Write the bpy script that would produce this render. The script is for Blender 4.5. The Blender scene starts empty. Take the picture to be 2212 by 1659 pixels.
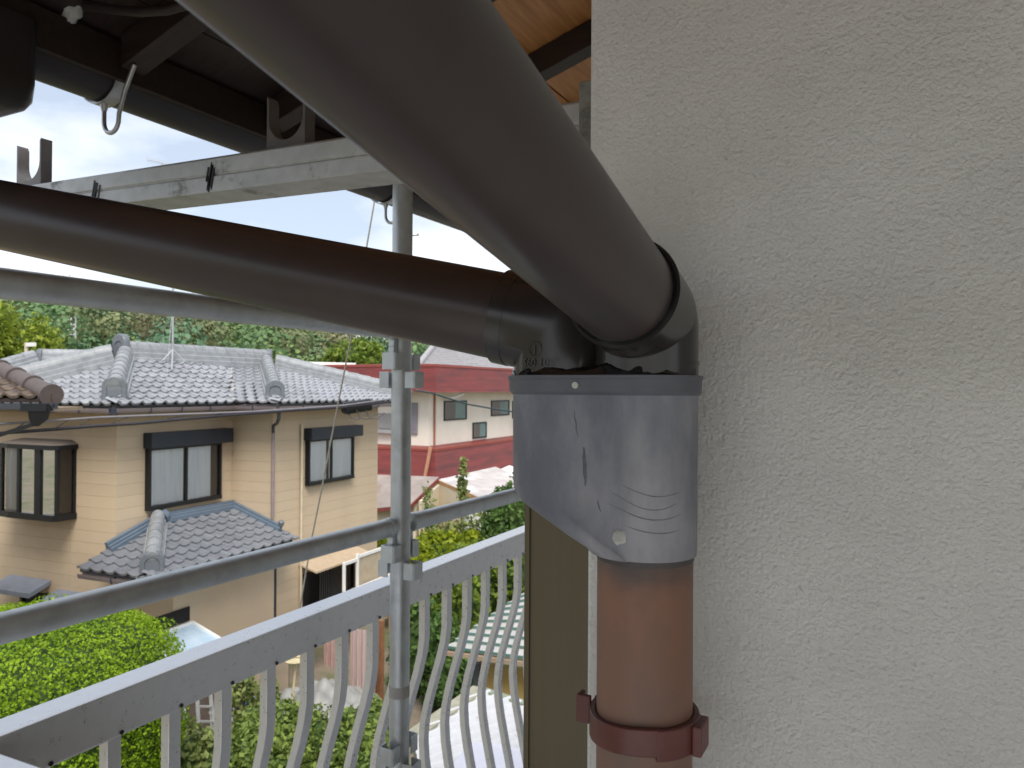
import bpy, bmesh, math, random
import numpy as np
from mathutils import Vector, Matrix

rnd = random.Random(7)
nrg = np.random.default_rng(7)
SC = bpy.context.scene
COL = SC.collection
R = math.radians

# ------------------------------------------------------------------ camera
EYE = 6.2                                   # eye height over the neighbours' ground
YAW, PITCH, ROLL = R(27.5), R(0.36), R(0.35)
cam = bpy.data.cameras.new('camera')
cam.sensor_width = 36.0
cam.lens = 27.195
cam.clip_start = 0.01
cam.clip_end = 3000
cam.dof.use_dof = True
cam.dof.focus_distance = 0.62
cam.dof.aperture_fstop = 25.0
cam_ob = bpy.data.objects.new('camera', cam)
COL.objects.link(cam_ob)
CAM_M = Matrix.Translation((0, 0, EYE)) @ Matrix.Rotation(YAW, 4, 'Z') @ Matrix.Rotation(R(90) + PITCH, 4, 'X') @ Matrix.Rotation(ROLL, 4, 'Z')
cam_ob.matrix_world = CAM_M
SC.camera = cam_ob

# ------------------------------------------------------------------ sky, sun, exposure
SUN_EL, SUN_AZ = R(54), R(138)              # hazy sun behind the camera's own house
world = bpy.data.worlds.new('World')
SC.world = world
world.use_nodes = True
wn, wl = world.node_tree.nodes, world.node_tree.links
wn.clear()
w_out = wn.new('ShaderNodeOutputWorld')
w_bg = wn.new('ShaderNodeBackground')
w_sky = wn.new('ShaderNodeTexSky')
w_sky.sky_type = 'NISHITA'
w_sky.sun_disc = False
w_sky.sun_elevation = SUN_EL
w_sky.sun_rotation = SUN_AZ
w_sky.air_density = 1.0
w_sky.dust_density = 3.0
w_sky.ozone_density = 1.5
w_tc = wn.new('ShaderNodeTexCoord')
w_map = wn.new('ShaderNodeMapping')
w_map.inputs['Scale'].default_value = (1.0, 1.0, 2.6)
w_map.inputs['Location'].default_value = (0.35, 0.1, 0.2)
w_noise = wn.new('ShaderNodeTexNoise')
w_noise.inputs['Scale'].default_value = 2.3
w_noise.inputs['Detail'].default_value = 7
w_noise.inputs['Roughness'].default_value = 0.55
w_ramp = wn.new('ShaderNodeValToRGB')
w_ramp.color_ramp.elements[0].position = 0.43
w_ramp.color_ramp.elements[0].color = (0.38, 0.38, 0.38, 1)
w_ramp.color_ramp.elements[1].position = 0.60
w_ramp.color_ramp.elements[1].color = (1, 1, 1, 1)
w_mix = wn.new('ShaderNodeMixRGB')
w_mix.inputs['Color2'].default_value = (6.4, 6.7, 7.1, 1)   # thin bright cloud
wl.new(w_tc.outputs['Generated'], w_map.inputs['Vector'])
wl.new(w_map.outputs['Vector'], w_noise.inputs['Vector'])
wl.new(w_noise.outputs['Fac'], w_ramp.inputs['Fac'])
wl.new(w_ramp.outputs['Color'], w_mix.inputs['Fac'])
wl.new(w_sky.outputs['Color'], w_mix.inputs['Color1'])
wl.new(w_mix.outputs['Color'], w_bg.inputs['Color'])
w_bg.inputs['Strength'].default_value = 0.084
wl.new(w_bg.outputs['Background'], w_out.inputs['Surface'])

sun = bpy.data.lights.new('sun', 'SUN')
sun.energy = 1.7
sun.angle = R(28)
sun.color = (1.0, 0.95, 0.88)
sun_ob = bpy.data.objects.new('sun', sun)
COL.objects.link(sun_ob)
# direction the sun stands in: azimuth measured clockwise from +Y like the sky node
sd = Vector((math.sin(SUN_AZ) * math.cos(SUN_EL), math.cos(SUN_AZ) * math.cos(SUN_EL), math.sin(SUN_EL)))
sun_ob.rotation_euler = sd.to_track_quat('Z', 'Y').to_euler()

SC.view_settings.view_transform = 'Standard'
SC.view_settings.look = 'None'
SC.view_settings.gamma = 1.0
SC.view_settings.use_curve_mapping = False
SC.view_settings.exposure = 1.1

# ------------------------------------------------------------------ helpers
def ray(px, py):
    """direction through a point of the picture (2212 x 1659 grid), depth 1"""
    d = Vector(((px - 1106) / 1671.0, (829.5 - py) / 1671.0, -1.0))
    return CAM_M.to_3x3() @ d
def at(px, py, depth):
    return Vector((0, 0, EYE)) + ray(px, py) * depth
def on_z(px, py, z):
    d = ray(px, py)
    return Vector((0, 0, EYE)) + d * ((z - EYE) / d.z)
def ground(px, depth, z=0.0):
    p = at(px, 840, depth)
    p.z = z
    return p

def lerp(a, b, t): return Vector(a) + (Vector(b) - Vector(a))*t

class MB:
    def __init__(s):
        s.v, s.f = [], []
    def add(s, vs, fs):
        o = len(s.v)
        s.v += [tuple(x) for x in vs]
        s.f += [tuple(i + o for i in q) for q in fs]
        return s
    def box(s, lo, hi, m=None):
        x0, y0, z0 = lo; x1, y1, z1 = hi
        vs = [(x0,y0,z0),(x1,y0,z0),(x1,y1,z0),(x0,y1,z0),(x0,y0,z1),(x1,y0,z1),(x1,y1,z1),(x0,y1,z1)]
        if m is not None: vs = [m @ Vector(v) for v in vs]
        return s.add(vs, [(0,3,2,1),(4,5,6,7),(0,1,5,4),(1,2,6,5),(2,3,7,6),(3,0,4,7)])
    def bar(s, p0, p1, w, h, up=(0,0,1)):
        """rectangular bar from p0 to p1, w across, h along up"""
        p0, p1 = Vector(p0), Vector(p1)
        y = (p1 - p0); L = y.length; y.normalize()
        x = y.cross(Vector(up)); x.normalize(); z = x.cross(y)
        m = Matrix((x, y, z)).transposed().to_4x4(); m.translation = p0
        return s.box((-w/2, 0, -h/2), (w/2, L, h/2), m)
    def tube(s, pts, r, n=16, caps=True, closed=False):
        pts = [Vector(p) for p in pts]
        k = len(pts)
        rs = r if isinstance(r, (list, tuple)) else [r] * k
        rings = []
        t0 = (pts[1] - pts[0]).normalized()
        ref = Vector((0,0,1)) if abs(t0.z) < .9 else Vector((1,0,0))
        nx = t0.cross(ref).normalized()
        prev_t = t0
        for i in range(k):
            if i == 0: tin = tout = (pts[1]-pts[0]).normalized()
            elif i == k-1: tin = tout = (pts[-1]-pts[-2]).normalized()
            else: tin = (pts[i]-pts[i-1]).normalized(); tout = (pts[i+1]-pts[i]).normalized()
            # carry the frame of the incoming segment
            q = prev_t.rotation_difference(tin); nx = q @ nx; prev_t = tin
            ny = tin.cross(nx).normalized()
            bis = (tin + tout).normalized()
            ring = []
            for j in range(n):
                a = 2*math.pi*j/n
                d = (nx*math.cos(a) + ny*math.sin(a)) * rs[i]
                # slide along the incoming direction onto the mitre plane
                c = bis.dot(tin)
                if c > .05: d = d - tin * (d.dot(bis) / c)
                ring.append(pts[i] + d)
            rings.append(ring)
        vs = [v for g in rings for v in g]
        fs = []
        for i in range(k-1):
            for j in range(n):
                a, b = i*n+j, i*n+(j+1)%n
                fs.append((a, b, b+n, a+n))
        if caps:
            fs.append(tuple(range(n))[::-1]); fs.append(tuple(range((k-1)*n, k*n)))
        return s.add(vs, fs)
    def loft(s, rings, caps=True):
        n = len(rings[0])
        vs = [v for g in rings for v in g]; fs = []
        for i in range(len(rings)-1):
            for j in range(n):
                a, b = i*n+j, i*n+(j+1)%n
                fs.append((a, b, b+n, a+n))
        if caps:
            fs.append(tuple(range(n))[::-1]); fs.append(tuple(range((len(rings)-1)*n, len(rings)*n)))
        return s.add(vs, fs)
    def sweep(s, prof, p0, p1, up=(0,0,1), closed=True):
        """prof [(across, up)] swept from p0 to p1"""
        p0, p1 = Vector(p0), Vector(p1)
        y = (p1-p0).normalized(); x = y.cross(Vector(up)).normalized(); z = x.cross(y)
        a = [p0 + x*q[0] + z*q[1] for q in prof]; b = [p1 + x*q[0] + z*q[1] for q in prof]
        n = len(prof); fs = []
        for j in range(n if closed else n-1):
            fs.append((j, (j+1) % n, n+(j+1) % n, n+j))
        if closed: fs += [tuple(range(n))[::-1], tuple(range(n, 2*n))]
        return s.add(a + b, fs)
    def poly(s, pts, thick=None, nrm=None):
        """flat polygon, optionally thickened against its normal"""
        pts = [Vector(p) for p in pts]; n = len(pts)
        if thick is None: return s.add(pts, [tuple(range(n))])
        if nrm is None: nrm = (pts[1]-pts[0]).cross(pts[2]-pts[0]).normalized()
        lo = [p - nrm*thick for p in pts]
        fs = [tuple(range(n)), tuple(range(n, 2*n))[::-1]]
        fs += [(j, n+j, n+(j+1) % n, (j+1) % n) for j in range(n)]
        return s.add(pts + lo, fs)
    def mesh(s, name, mat=None, smooth=False, auto=None):
        me = bpy.data.meshes.new(name)
        me.from_pydata(s.v, [], s.f)
        bm = bmesh.new(); bm.from_mesh(me)
        bmesh.ops.recalc_face_normals(bm, faces=bm.faces)
        if smooth:
            lim = R(auto or 40)
            for f in bm.faces: f.smooth = True
            for e in bm.edges:
                if len(e.link_faces) == 2 and e.calc_face_angle(0) > lim: e.smooth = False
        bm.to_mesh(me); bm.free()
        if mat: me.materials.append(mat)
        return me
    def build(s, name, mat, parent=None, smooth=False, bevel=0, auto=None, local=False):
        me = s.mesh(name, mat, smooth, auto)
        ob = bpy.data.objects.new(name, me)
        COL.objects.link(ob)
        if parent is not None:
            ob.parent = parent
            if not local:                       # vertices were given in world space
                inv = ROOT_M[root_of(parent).name].inverted()
                me.transform(inv)
        if bevel:
            b = ob.modifiers.new('edge', 'BEVEL'); b.width = bevel; b.segments = 2; b.limit_method = 'ANGLE'; b.angle_limit = R(35)
        return ob

ROOT_M = {}
def root_of(o):
    while o.parent: o = o.parent
    return o
def tag(o, label=None, cat=None, group=None, kind=None):
    if label: o['label'] = label
    if cat: o['category'] = cat
    if group: o['group'] = group
    if kind: o['kind'] = kind
    return o
def thing(name, label, cat, loc=(0,0,0), rotz=0.0, group=None):
    o = bpy.data.objects.new(name, None)
    o.empty_display_size = .1
    COL.objects.link(o)
    o.location = loc; o.rotation_euler = (0, 0, rotz)
    ROOT_M[o.name] = Matrix.Translation(loc) @ Matrix.Rotation(rotz, 4, 'Z')
    return tag(o, label, cat, group)
def inst(me, name, parent, m, mat=None):
    o = bpy.data.objects.new(name, me); COL.objects.link(o)
    o.parent = parent; o.matrix_local = m
    return o

# ------------------------------------------------------------------ materials
def new_mat(name):
    m = bpy.data.materials.new(name); m.use_nodes = True
    nt = m.node_tree; b = nt.nodes['Principled BSDF']
    return m, nt, b
def mat(name, col, rough=.6, metal=0., vary=.12, scale=6., detail=6, bump=0., bscale=60., spec=.5, rand=0., col2=None, mix=(.45,.65), stretch=None, rvar=0.):
    """base colour broken up by noise; optional second colour for stains, random per object, fine relief"""
    m, nt, b = new_mat(name)
    N, L = nt.nodes, nt.links
    tc = N.new('ShaderNodeTexCoord'); src = tc.outputs['Object']
    if stretch:
        mp = N.new('ShaderNodeMapping'); mp.inputs['Scale'].default_value = stretch
        L.new(src, mp.inputs['Vector']); src = mp.outputs['Vector']
    no = N.new('ShaderNodeTexNoise'); no.inputs['Scale'].default_value = scale; no.inputs['Detail'].default_value = detail
    no.inputs['Roughness'].default_value = .6
    L.new(src, no.inputs['Vector'])
    mr = N.new('ShaderNodeMapRange'); mr.inputs['From Min'].default_value = .3; mr.inputs['From Max'].default_value = .7
    mr.inputs['To Min'].default_value = 1-vary; mr.inputs['To Max'].default_value = 1+vary
    L.new(no.outputs['Fac'], mr.inputs['Value'])
    hs = N.new('ShaderNodeHueSaturation'); hs.inputs['Color'].default_value = (*col, 1)
    if col2 is not None:
        n2 = N.new('ShaderNodeTexNoise'); n2.inputs['Scale'].default_value = scale*.55; n2.inputs['Detail'].default_value = 9
        n2.inputs['Roughness'].default_value = .65
        L.new(src, n2.inputs['Vector'])
        r2 = N.new('ShaderNodeMapRange'); r2.inputs['From Min'].default_value = mix[0]; r2.inputs['From Max'].default_value = mix[1]
        L.new(n2.outputs['Fac'], r2.inputs['Value'])
        mx = N.new('ShaderNodeMixRGB'); mx.inputs['Color1'].default_value = (*col, 1); mx.inputs['Color2'].default_value = (*col2, 1)
        L.new(r2.outputs['Result'], mx.inputs['Fac']); L.new(mx.outputs['Color'], hs.inputs['Color'])
    val = mr.outputs['Result']
    if rand:
        oi = N.new('ShaderNodeObjectInfo')
        r3 = N.new('ShaderNodeMapRange'); r3.inputs['To Min'].default_value = 1-rand; r3.inputs['To Max'].default_value = 1+rand
        L.new(oi.outputs['Random'], r3.inputs['Value'])
        mu = N.new('ShaderNodeMath'); mu.operation = 'MULTIPLY'
        L.new(val, mu.inputs[0]); L.new(r3.outputs['Result'], mu.inputs[1]); val = mu.outputs[0]
    L.new(val, hs.inputs['Value'])
    L.new(hs.outputs['Color'], b.inputs['Base Color'])
    b.inputs['Roughness'].default_value = rough
    b.inputs['Metallic'].default_value = metal
    b.inputs['Specular IOR Level'].default_value = spec
    if rvar:
        rr = N.new('ShaderNodeMapRange'); rr.inputs['From Min'].default_value = .3; rr.inputs['From Max'].default_value = .7
        rr.inputs['To Min'].default_value = max(.03, rough-rvar); rr.inputs['To Max'].default_value = rough+rvar
        L.new(no.outputs['Fac'], rr.inputs['Value']); L.new(rr.outputs['Result'], b.inputs['Roughness'])
    if bump:
        nb = N.new('ShaderNodeTexNoise'); nb.inputs['Scale'].default_value = bscale; nb.inputs['Detail'].default_value = 4
        L.new(src, nb.inputs['Vector'])
        bp = N.new('ShaderNodeBump'); bp.inputs['Strength'].default_value = min(1., bump*100) if bump < .01 else 1.; bp.inputs['Distance'].default_value = bump
        L.new(nb.outputs['Fac'], bp.inputs['Height']); L.new(bp.outputs['Normal'], b.inputs['Normal'])
    return m
def leaf_mat(name, dark, light, trans=.35):
    m, nt, b = new_mat(name)
    N, L = nt.nodes, nt.links
    g = N.new('ShaderNodeNewGeometry')
    tc = N.new('ShaderNodeTexCoord')
    no = N.new('ShaderNodeTexNoise'); no.inputs['Scale'].default_value = 1.3; no.inputs['Detail'].default_value = 3
    L.new(tc.outputs['Object'], no.inputs['Vector'])
    ad = N.new('ShaderNodeMath'); ad.operation = 'MULTIPLY_ADD'; ad.inputs[1].default_value = .65; 
    L.new(g.outputs['Random Per Island'], ad.inputs[0])
    sb = N.new('ShaderNodeMath'); sb.operation = 'MULTIPLY_ADD'; sb.inputs[1].default_value = .9; sb.inputs[2].default_value = -.28
    L.new(no.outputs['Fac'], sb.inputs[0]); L.new(sb.outputs[0], ad.inputs[2])
    cr = N.new('ShaderNodeValToRGB')
    cr.color_ramp.elements[0].position = .1; cr.color_ramp.elements[0].color = (*dark, 1)
    cr.color_ramp.elements[1].position = .95; cr.color_ramp.elements[1].color = (*light, 1)
    L.new(ad.outputs[0], cr.inputs['Fac'])
    L.new(cr.outputs['Color'], b.inputs['Base Color'])
    b.inputs['Roughness'].default_value = .55
    b.inputs['Specular IOR Level'].default_value = .25
    tr = N.new('ShaderNodeBsdfTranslucent'); L.new(cr.outputs['Color'], tr.inputs['Color'])
    mx = N.new('ShaderNodeMixShader'); mx.inputs['Fac'].default_value = trans
    L.new(b.outputs['BSDF'], mx.inputs[1]); L.new(tr.outputs['BSDF'], mx.inputs[2])
    L.new(mx.outputs['Shader'], N['Material Output'].inputs['Surface'])
    return m
def glass_mat(name, tint=(.75,.8,.82), mixv=.35, rough=.03):
    """window pane: mostly clear with a sky reflection"""
    m, nt, b = new_mat(name)
    N, L = nt.nodes, nt.links
    tr = N.new('ShaderNodeBsdfTransparent'); tr.inputs['Color'].default_value = (*tint, 1)
    gl = N.new('ShaderNodeBsdfGlossy'); gl.inputs['Roughness'].default_value = rough
    fr = N.new('ShaderNodeFresnel'); fr.inputs['IOR'].default_value = 1.5
    ad = N.new('ShaderNodeMath'); ad.operation = 'ADD'; ad.inputs[1].default_value = mixv*.3; L.new(fr.outputs[0], ad.inputs[0])
    mx = N.new('ShaderNodeMixShader'); L.new(ad.outputs[0], mx.inputs['Fac'])
    L.new(tr.outputs[0], mx.inputs[1]); L.new(gl.outputs[0], mx.inputs[2])
    L.new(mx.outputs[0], N['Material Output'].inputs['Surface'])
    return m

def stucco_mat():
    m, nt, b = new_mat('stucco')
    N, L = nt.nodes, nt.links
    tc = N.new('ShaderNodeTexCoord')
    def noise(scale, detail, rough=.5):
        n = N.new('ShaderNodeTexNoise'); n.inputs['Scale'].default_value = scale; n.inputs['Detail'].default_value = detail
        n.inputs['Roughness'].default_value = rough; L.new(tc.outputs['Object'], n.inputs['Vector']); return n
    grain = noise(380, 3, .55)          # sprayed plaster grain
    mid = noise(200, 3, .6); big = noise(6, 5); lump = noise(55, 2)
    def madd(a, k, b_):
        n = N.new('ShaderNodeMath'); n.operation = 'MULTIPLY_ADD'; n.inputs[1].default_value = k
        L.new(a, n.inputs[0]); L.new(b_, n.inputs[2]); return n.outputs[0]
    hgt = madd(mid.outputs['Fac'], 1.1, grain.outputs['Fac']); hgt = madd(lump.outputs['Fac'], .8, hgt)
    bp = N.new('ShaderNodeBump'); bp.inputs['Strength'].default_value = .8; bp.inputs['Distance'].default_value = .0020
    L.new(hgt, bp.inputs['Height']); L.new(bp.outputs['Normal'], b.inputs['Normal'])
    # old paint: a little dirt caught at the foot of the blobs
    sp = noise(210, 4, .6)
    sr = N.new('ShaderNodeMapRange'); sr.inputs['From Min'].default_value = .58; sr.inputs['From Max'].default_value = .74
    L.new(sp.outputs['Fac'], sr.inputs['Value'])
    mx = N.new('ShaderNodeMixRGB'); mx.inputs['Color1'].default_value = (.66, .65, .62, 1); mx.inputs['Color2'].default_value = (.40, .40, .385, 1)
    mf = N.new('ShaderNodeMath'); mf.operation = 'MULTIPLY'; mf.inputs[1].default_value = .55
    L.new(sr.outputs['Result'], mf.inputs[0]); L.new(mf.outputs[0], mx.inputs['Fac'])
    hs = N.new('ShaderNodeHueSaturation'); L.new(mx.outputs['Color'], hs.inputs['Color'])
    br = N.new('ShaderNodeMapRange'); br.inputs['From Min'].default_value = .3; br.inputs['From Max'].default_value = .7
    br.inputs['To Min'].default_value = .86; br.inputs['To Max'].default_value = 1.08
    L.new(big.outputs['Fac'], br.inputs['Value']); L.new(br.outputs['Result'], hs.inputs['Value'])
    L.new(hs.outputs['Color'], b.inputs['Base Color'])
    b.inputs['Roughness'].default_value = .75; b.inputs['Specular IOR Level'].default_value = .3
    return m

def wood_mat(name, c1, c2, rough=.5, axis=0, scale=3.):
    m, nt, b = new_mat(name)
    N, L = nt.nodes, nt.links
    tc = N.new('ShaderNodeTexCoord'); mp = N.new('ShaderNodeMapping')
    sc = [26., 26., 26.]; sc[axis] = 1.6
    mp.inputs['Scale'].default_value = sc
    L.new(tc.outputs['Object'], mp.inputs['Vector'])
    no = N.new('ShaderNodeTexNoise'); no.inputs['Scale'].default_value = scale; no.inputs['Detail'].default_value = 8; no.inputs['Distortion'].default_value = .5
    L.new(mp.outputs['Vector'], no.inputs['Vector'])
    cr = N.new('ShaderNodeValToRGB')
    cr.color_ramp.elements[0].position = .3; cr.color_ramp.elements[0].color = (*c1, 1)
    cr.color_ramp.elements[1].position = .7; cr.color_ramp.elements[1].color = (*c2, 1)
    L.new(no.outputs['Fac'], cr.inputs['Fac'])
    oi = N.new('ShaderNodeObjectInfo'); hs = N.new('ShaderNodeHueSaturation')
    mr = N.new('ShaderNodeMapRange'); mr.inputs['To Min'].default_value = .85; mr.inputs['To Max'].default_value = 1.15
    L.new(oi.outputs['Random'], mr.inputs['Value']); L.new(mr.outputs['Result'], hs.inputs['Value'])
    L.new(cr.outputs['Color'], hs.inputs['Color']); L.new(hs.outputs['Color'], b.inputs['Base Color'])
    b.inputs['Roughness'].default_value = rough
    return m

M = {}
M['stucco'] = stucco_mat()
M['ply'] = wood_mat('plywood', (.42, .17, .05), (.66, .31, .11), .45, axis=1)
M['dark_wood'] = wood_mat('dark_stained_wood', (.016, .009, .007), (.035, .020, .016), .55, axis=0)
M['pipe'] = mat('brown_plastic', (.040, .028, .026), .34, vary=.16, scale=14, spec=.5, rvar=.05)
M['elbow'] = mat('brown_plastic_glossy', (.026, .022, .021), .22, vary=.10, scale=20, spec=.55, rvar=.06)
M['gutter'] = mat('dark_gutter_plastic', (.028, .022, .024), .38, vary=.12, scale=12, rvar=.08)
M['sealant'] = mat('black_sealant', (.010, .010, .011), .12, vary=.2, scale=30, bump=.0012, bscale=70)
M['collector'] = mat('grey_sheet_plastic', (.135, .145, .185), .44, vary=.20, scale=22, detail=8, bump=.0005, bscale=40, col2=(.285, .285, .31), mix=(.40, .62), stretch=(1, 1, .45), rvar=.1)
M['terracotta'] = mat('weathered_brown_pipe', (.225, .112, .072), .55, vary=.10, scale=16, col2=(.135, .100, .085), mix=(.42, .66), stretch=(1, 1, .5), rvar=.08)
M['rim'] = mat('dark_grey_rim', (.095, .10, .12), .45, vary=.15, scale=30)
M['char'] = mat('sooty_plastic', (.07, .062, .06), .6, vary=.25, scale=60)
M['maroon'] = mat('maroon_plastic', (.105, .026, .022), .38, vary=.16, scale=40, col2=(.13, .05, .045), mix=(.5, .75), rvar=.1)
M['putty'] = mat('dried_putty', (.50, .50, .46), .7, vary=.15, scale=200, bump=.0006, bscale=300)
def soot(m, z0, z1, col):
    """an uneven sooty stain toward the local height z1"""
    nt = m.node_tree; N, L = nt.nodes, nt.links; b = N['Principled BSDF']
    src = b.inputs['Base Color'].links[0].from_socket
    tc = N.new('ShaderNodeTexCoord'); sx = N.new('ShaderNodeSeparateXYZ'); L.new(tc.outputs['Object'], sx.inputs[0])
    no = N.new('ShaderNodeTexNoise'); no.inputs['Scale'].default_value = 45; no.inputs['Detail'].default_value = 5; L.new(tc.outputs['Object'], no.inputs['Vector'])
    mr = N.new('ShaderNodeMapRange'); mr.interpolation_type = 'SMOOTHSTEP'; mr.inputs['From Min'].default_value = z0; mr.inputs['From Max'].default_value = z1
    ad = N.new('ShaderNodeMath'); ad.operation = 'MULTIPLY_ADD'; ad.inputs[1].default_value = .05; L.new(no.outputs['Fac'], ad.inputs[0]); L.new(sx.outputs['Z'], ad.inputs[2])
    L.new(ad.outputs[0], mr.inputs['Value'])
    mx = N.new('ShaderNodeMixRGB'); mx.inputs['Color2'].default_value = (*col, 1); L.new(src, mx.inputs['Color1']); L.new(mr.outputs['Result'], mx.inputs['Fac'])
    L.new(mx.outputs['Color'], b.inputs['Base Color'])
soot(M['terracotta'], 1.492, 1.530, (.075, .062, .06))
M['bronze'] = mat('bronze_aluminium', (.120, .098, .055), .45, metal=.25, vary=.05, scale=30, stretch=(6, 6, .1), rvar=.03)
M['galv'] = mat('galvanised_steel', (.58, .61, .63), .42, metal=.6, vary=.10, scale=26, detail=9, bump=.0004, bscale=180, col2=(.42, .44, .455), mix=(.48, .78), rvar=.10)
M['zinc'] = mat('zinc_strap', (.50, .50, .51), .38, metal=.8, vary=.12, scale=40, rvar=.1)
M['alu_old'] = mat('weathered_aluminium', (.50, .51, .51), .50, metal=.4, vary=.14, scale=30, detail=9, col2=(.13, .125, .11), mix=(.58, .70), bump=.0003, bscale=200)
M['alu_rail'] = mat('anodised_silver_rail', (.74, .74, .76), .30, metal=.5, vary=.05, scale=40, rvar=.04)
M['screw'] = mat('dark_screw', (.05, .05, .05), .4, metal=.8)
M['paint_mark'] = mat('dark_paint_smear', (.012, .008, .010), .5, vary=.3, scale=80)
M['cradle'] = mat('grey_cradle_plastic', (.13, .12, .12), .5, vary=.15, scale=30)
M['rope'] = mat('pale_rope', (.55, .50, .43), .8, vary=.2, scale=200)

# ================================================================== THE SETTING: ground
gm = mat('packed_earth', (.20, .165, .12), .9, vary=.25, scale=1.2, detail=9, bump=.02, bscale=8, col2=(.10, .12, .05), mix=(.45, .6))
gnd = MB().poly([(-900, -900, 0), (900, -900, 0), (900, 1600, 0), (-900, 1600, 0)]).build('ground', gm)
tag(gnd, 'bare earth ground of the gardens below', kind='structure')

# ================================================================== OUR HOUSE: stucco wall, eaves
WV, WU = .54, -.217                       # wall plane y and its outer corner x
V3 = Vector
house0 = thing('stucco_house', 'off-white stucco house wall beside the camera with dark timber eaves', 'house', (WU, WV, 0))
w = MB().box((WU, WV, 0), (5.0, 7.0, EYE + 1.0))
wall0 = w.build('wall', M['stucco'], house0, bevel=.003)
def soff(u):                              # underside of the roof boards
    return EYE + 1.055 + .32 * u
# plywood panels between u -0.97 and the wall, with open joints along v
sl = math.sqrt(1 + .32**2)
edges_u = [-.97, -.842, -.40, .06, .52, .98, 1.44, 1.90, 2.28]
for i in range(len(edges_u) - 1):
    u0, u1 = edges_u[i] + .0025, edges_u[i+1] - .0025
    for (v0, v1) in ((-1.62, .30), (.304, 2.12), (2.124, 3.94), (3.944, 5.76)):
        if u1 > WU and v1 > WV + .5: u1c = min(u1, .6)
        else: u1c = u1
        MB().poly([(u0, v0, soff(u0)), (u1c, v0, soff(u1c)), (u1c, v1, soff(u1c)), (u0, v1, soff(u0))], .012, V3((0, 0, -1))).build('soffit_panel', M['ply'], house0)
# dark painted boards toward the eave
for i, (u0, u1) in enumerate(((-1.31, -1.20), (-1.197, -1.087), (-1.084, -.973))):
    MB().poly([(u0, -1.62, soff(u0)), (u1, -1.62, soff(u1)), (u1, 5.8, soff(u1)), (u0, 5.8, soff(u0))], .012, V3((0, 0, -1))).build('eave_board', M['dark_wood'], house0)
# roof above
MB().poly([(-1.36, -1.65, soff(-1.36) + .03), (3.2, -1.65, soff(3.2) + .03), (3.2, 6, soff(3.2) + .03), (-1.36, 6, soff(-1.36) + .03)], .09, V3((0, 0, -1))).build('roof', mat('our_roof', (.12, .12, .13), .7), house0)
# added front slope, unseen behind the camera, to shade the upper wall
FV, FH = -1.65, .62
def fs_h(v): return EYE + FH + .32*(v - FV)
MB().poly([(-1.36, FV, fs_h(FV)), (4.2, FV, fs_h(FV)), (4.2, .50, fs_h(.50)), (.79, .50, fs_h(.50))], .03, V3((0, 0, -1))).build('added_shade_slope', M['dark_wood'], house0)
MB().poly([(-1.36, FV - .04, fs_h(FV) + .04), (4.2, FV - .04, fs_h(FV) + .04), (4.2, .54, fs_h(.54) + .04), (.83, .54, fs_h(.54) + .04)], .09, V3((0, 0, -1))).build('roof', bpy.data.materials['our_roof'], house0)  # top skin of the added shading slope, out of view
MB().box((-1.36, FV - .03, fs_h(FV) - .09), (4.2, FV - .008, fs_h(FV) + .02)).build('fascia_board', M['dark_wood'], house0)  # edge board of the added shading slope, out of view
for k in range(-4, 14):
    v = .94 + .36 * k
    if v < -1.4 or v > 5.7: continue
    u1 = .5 if v > WV else v + .22
    m_ = MB()
    dz = .062
    pts = [(-1.285, soff(-1.285) - .002), (u1, soff(u1) - .002), (u1, soff(u1) - dz), (-1.285, soff(-1.285) - dz)]
    n = 4
    a = [(p[0], v - .024, p[1]) for p in pts]; b = [(p[0], v + .024, p[1]) for p in pts]
    m_.add(a + b, [(0,1,2,3), (7,6,5,4), (0,4,5,1), (1,5,6,2), (2,6,7,3), (3,7,4,0)])
    m_.build('rafter', M['dark_wood'], house0, bevel=.002)
MB().box((-1.312, -1.62, soff(-1.31) - .075), (-1.29, 5.8, soff(-1.31) - .004)).build('fascia_board', M['dark_wood'], house0, bevel=.002)
# storm shutter case, bronze
x0 = -.499 * .76
cs = MB().box((x0, .76, EYE - 1.62), (WU - .002, .772, EYE - .03))
cs.box((x0, .772, EYE - 1.62), (x0 + .012, 1.55, EYE - .03))
cs.box((x0 + .004, .7575, EYE - 1.62), (x0 + .0075, .7598, EYE - .03)).box((WU - .028, .7582, EYE - 1.62), (WU - .026, .7598, EYE - .03))
case = cs.build('storm_shutter_case', M['bronze'], house0, bevel=.0015)
tag(case, 'olive bronze aluminium side of the storm shutter case')
# balcony floor and its kerb
bal = MB().box((-1.42, -.2, EYE - 1.72), (WU - .003, 5.5, EYE - 1.60)); bal.box((WU - .003, -4.6, EYE - 1.72), (2.28, WV - .003, EYE - 1.602)); bal.box((-1.42, -4.6, EYE - 1.722), (WU - .0031, -.2, EYE - 1.601))
bal.build('balcony_floor', mat('balcony_concrete', (.58, .58, .58), .8, vary=.15, scale=3, bump=.001), house0)

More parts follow.
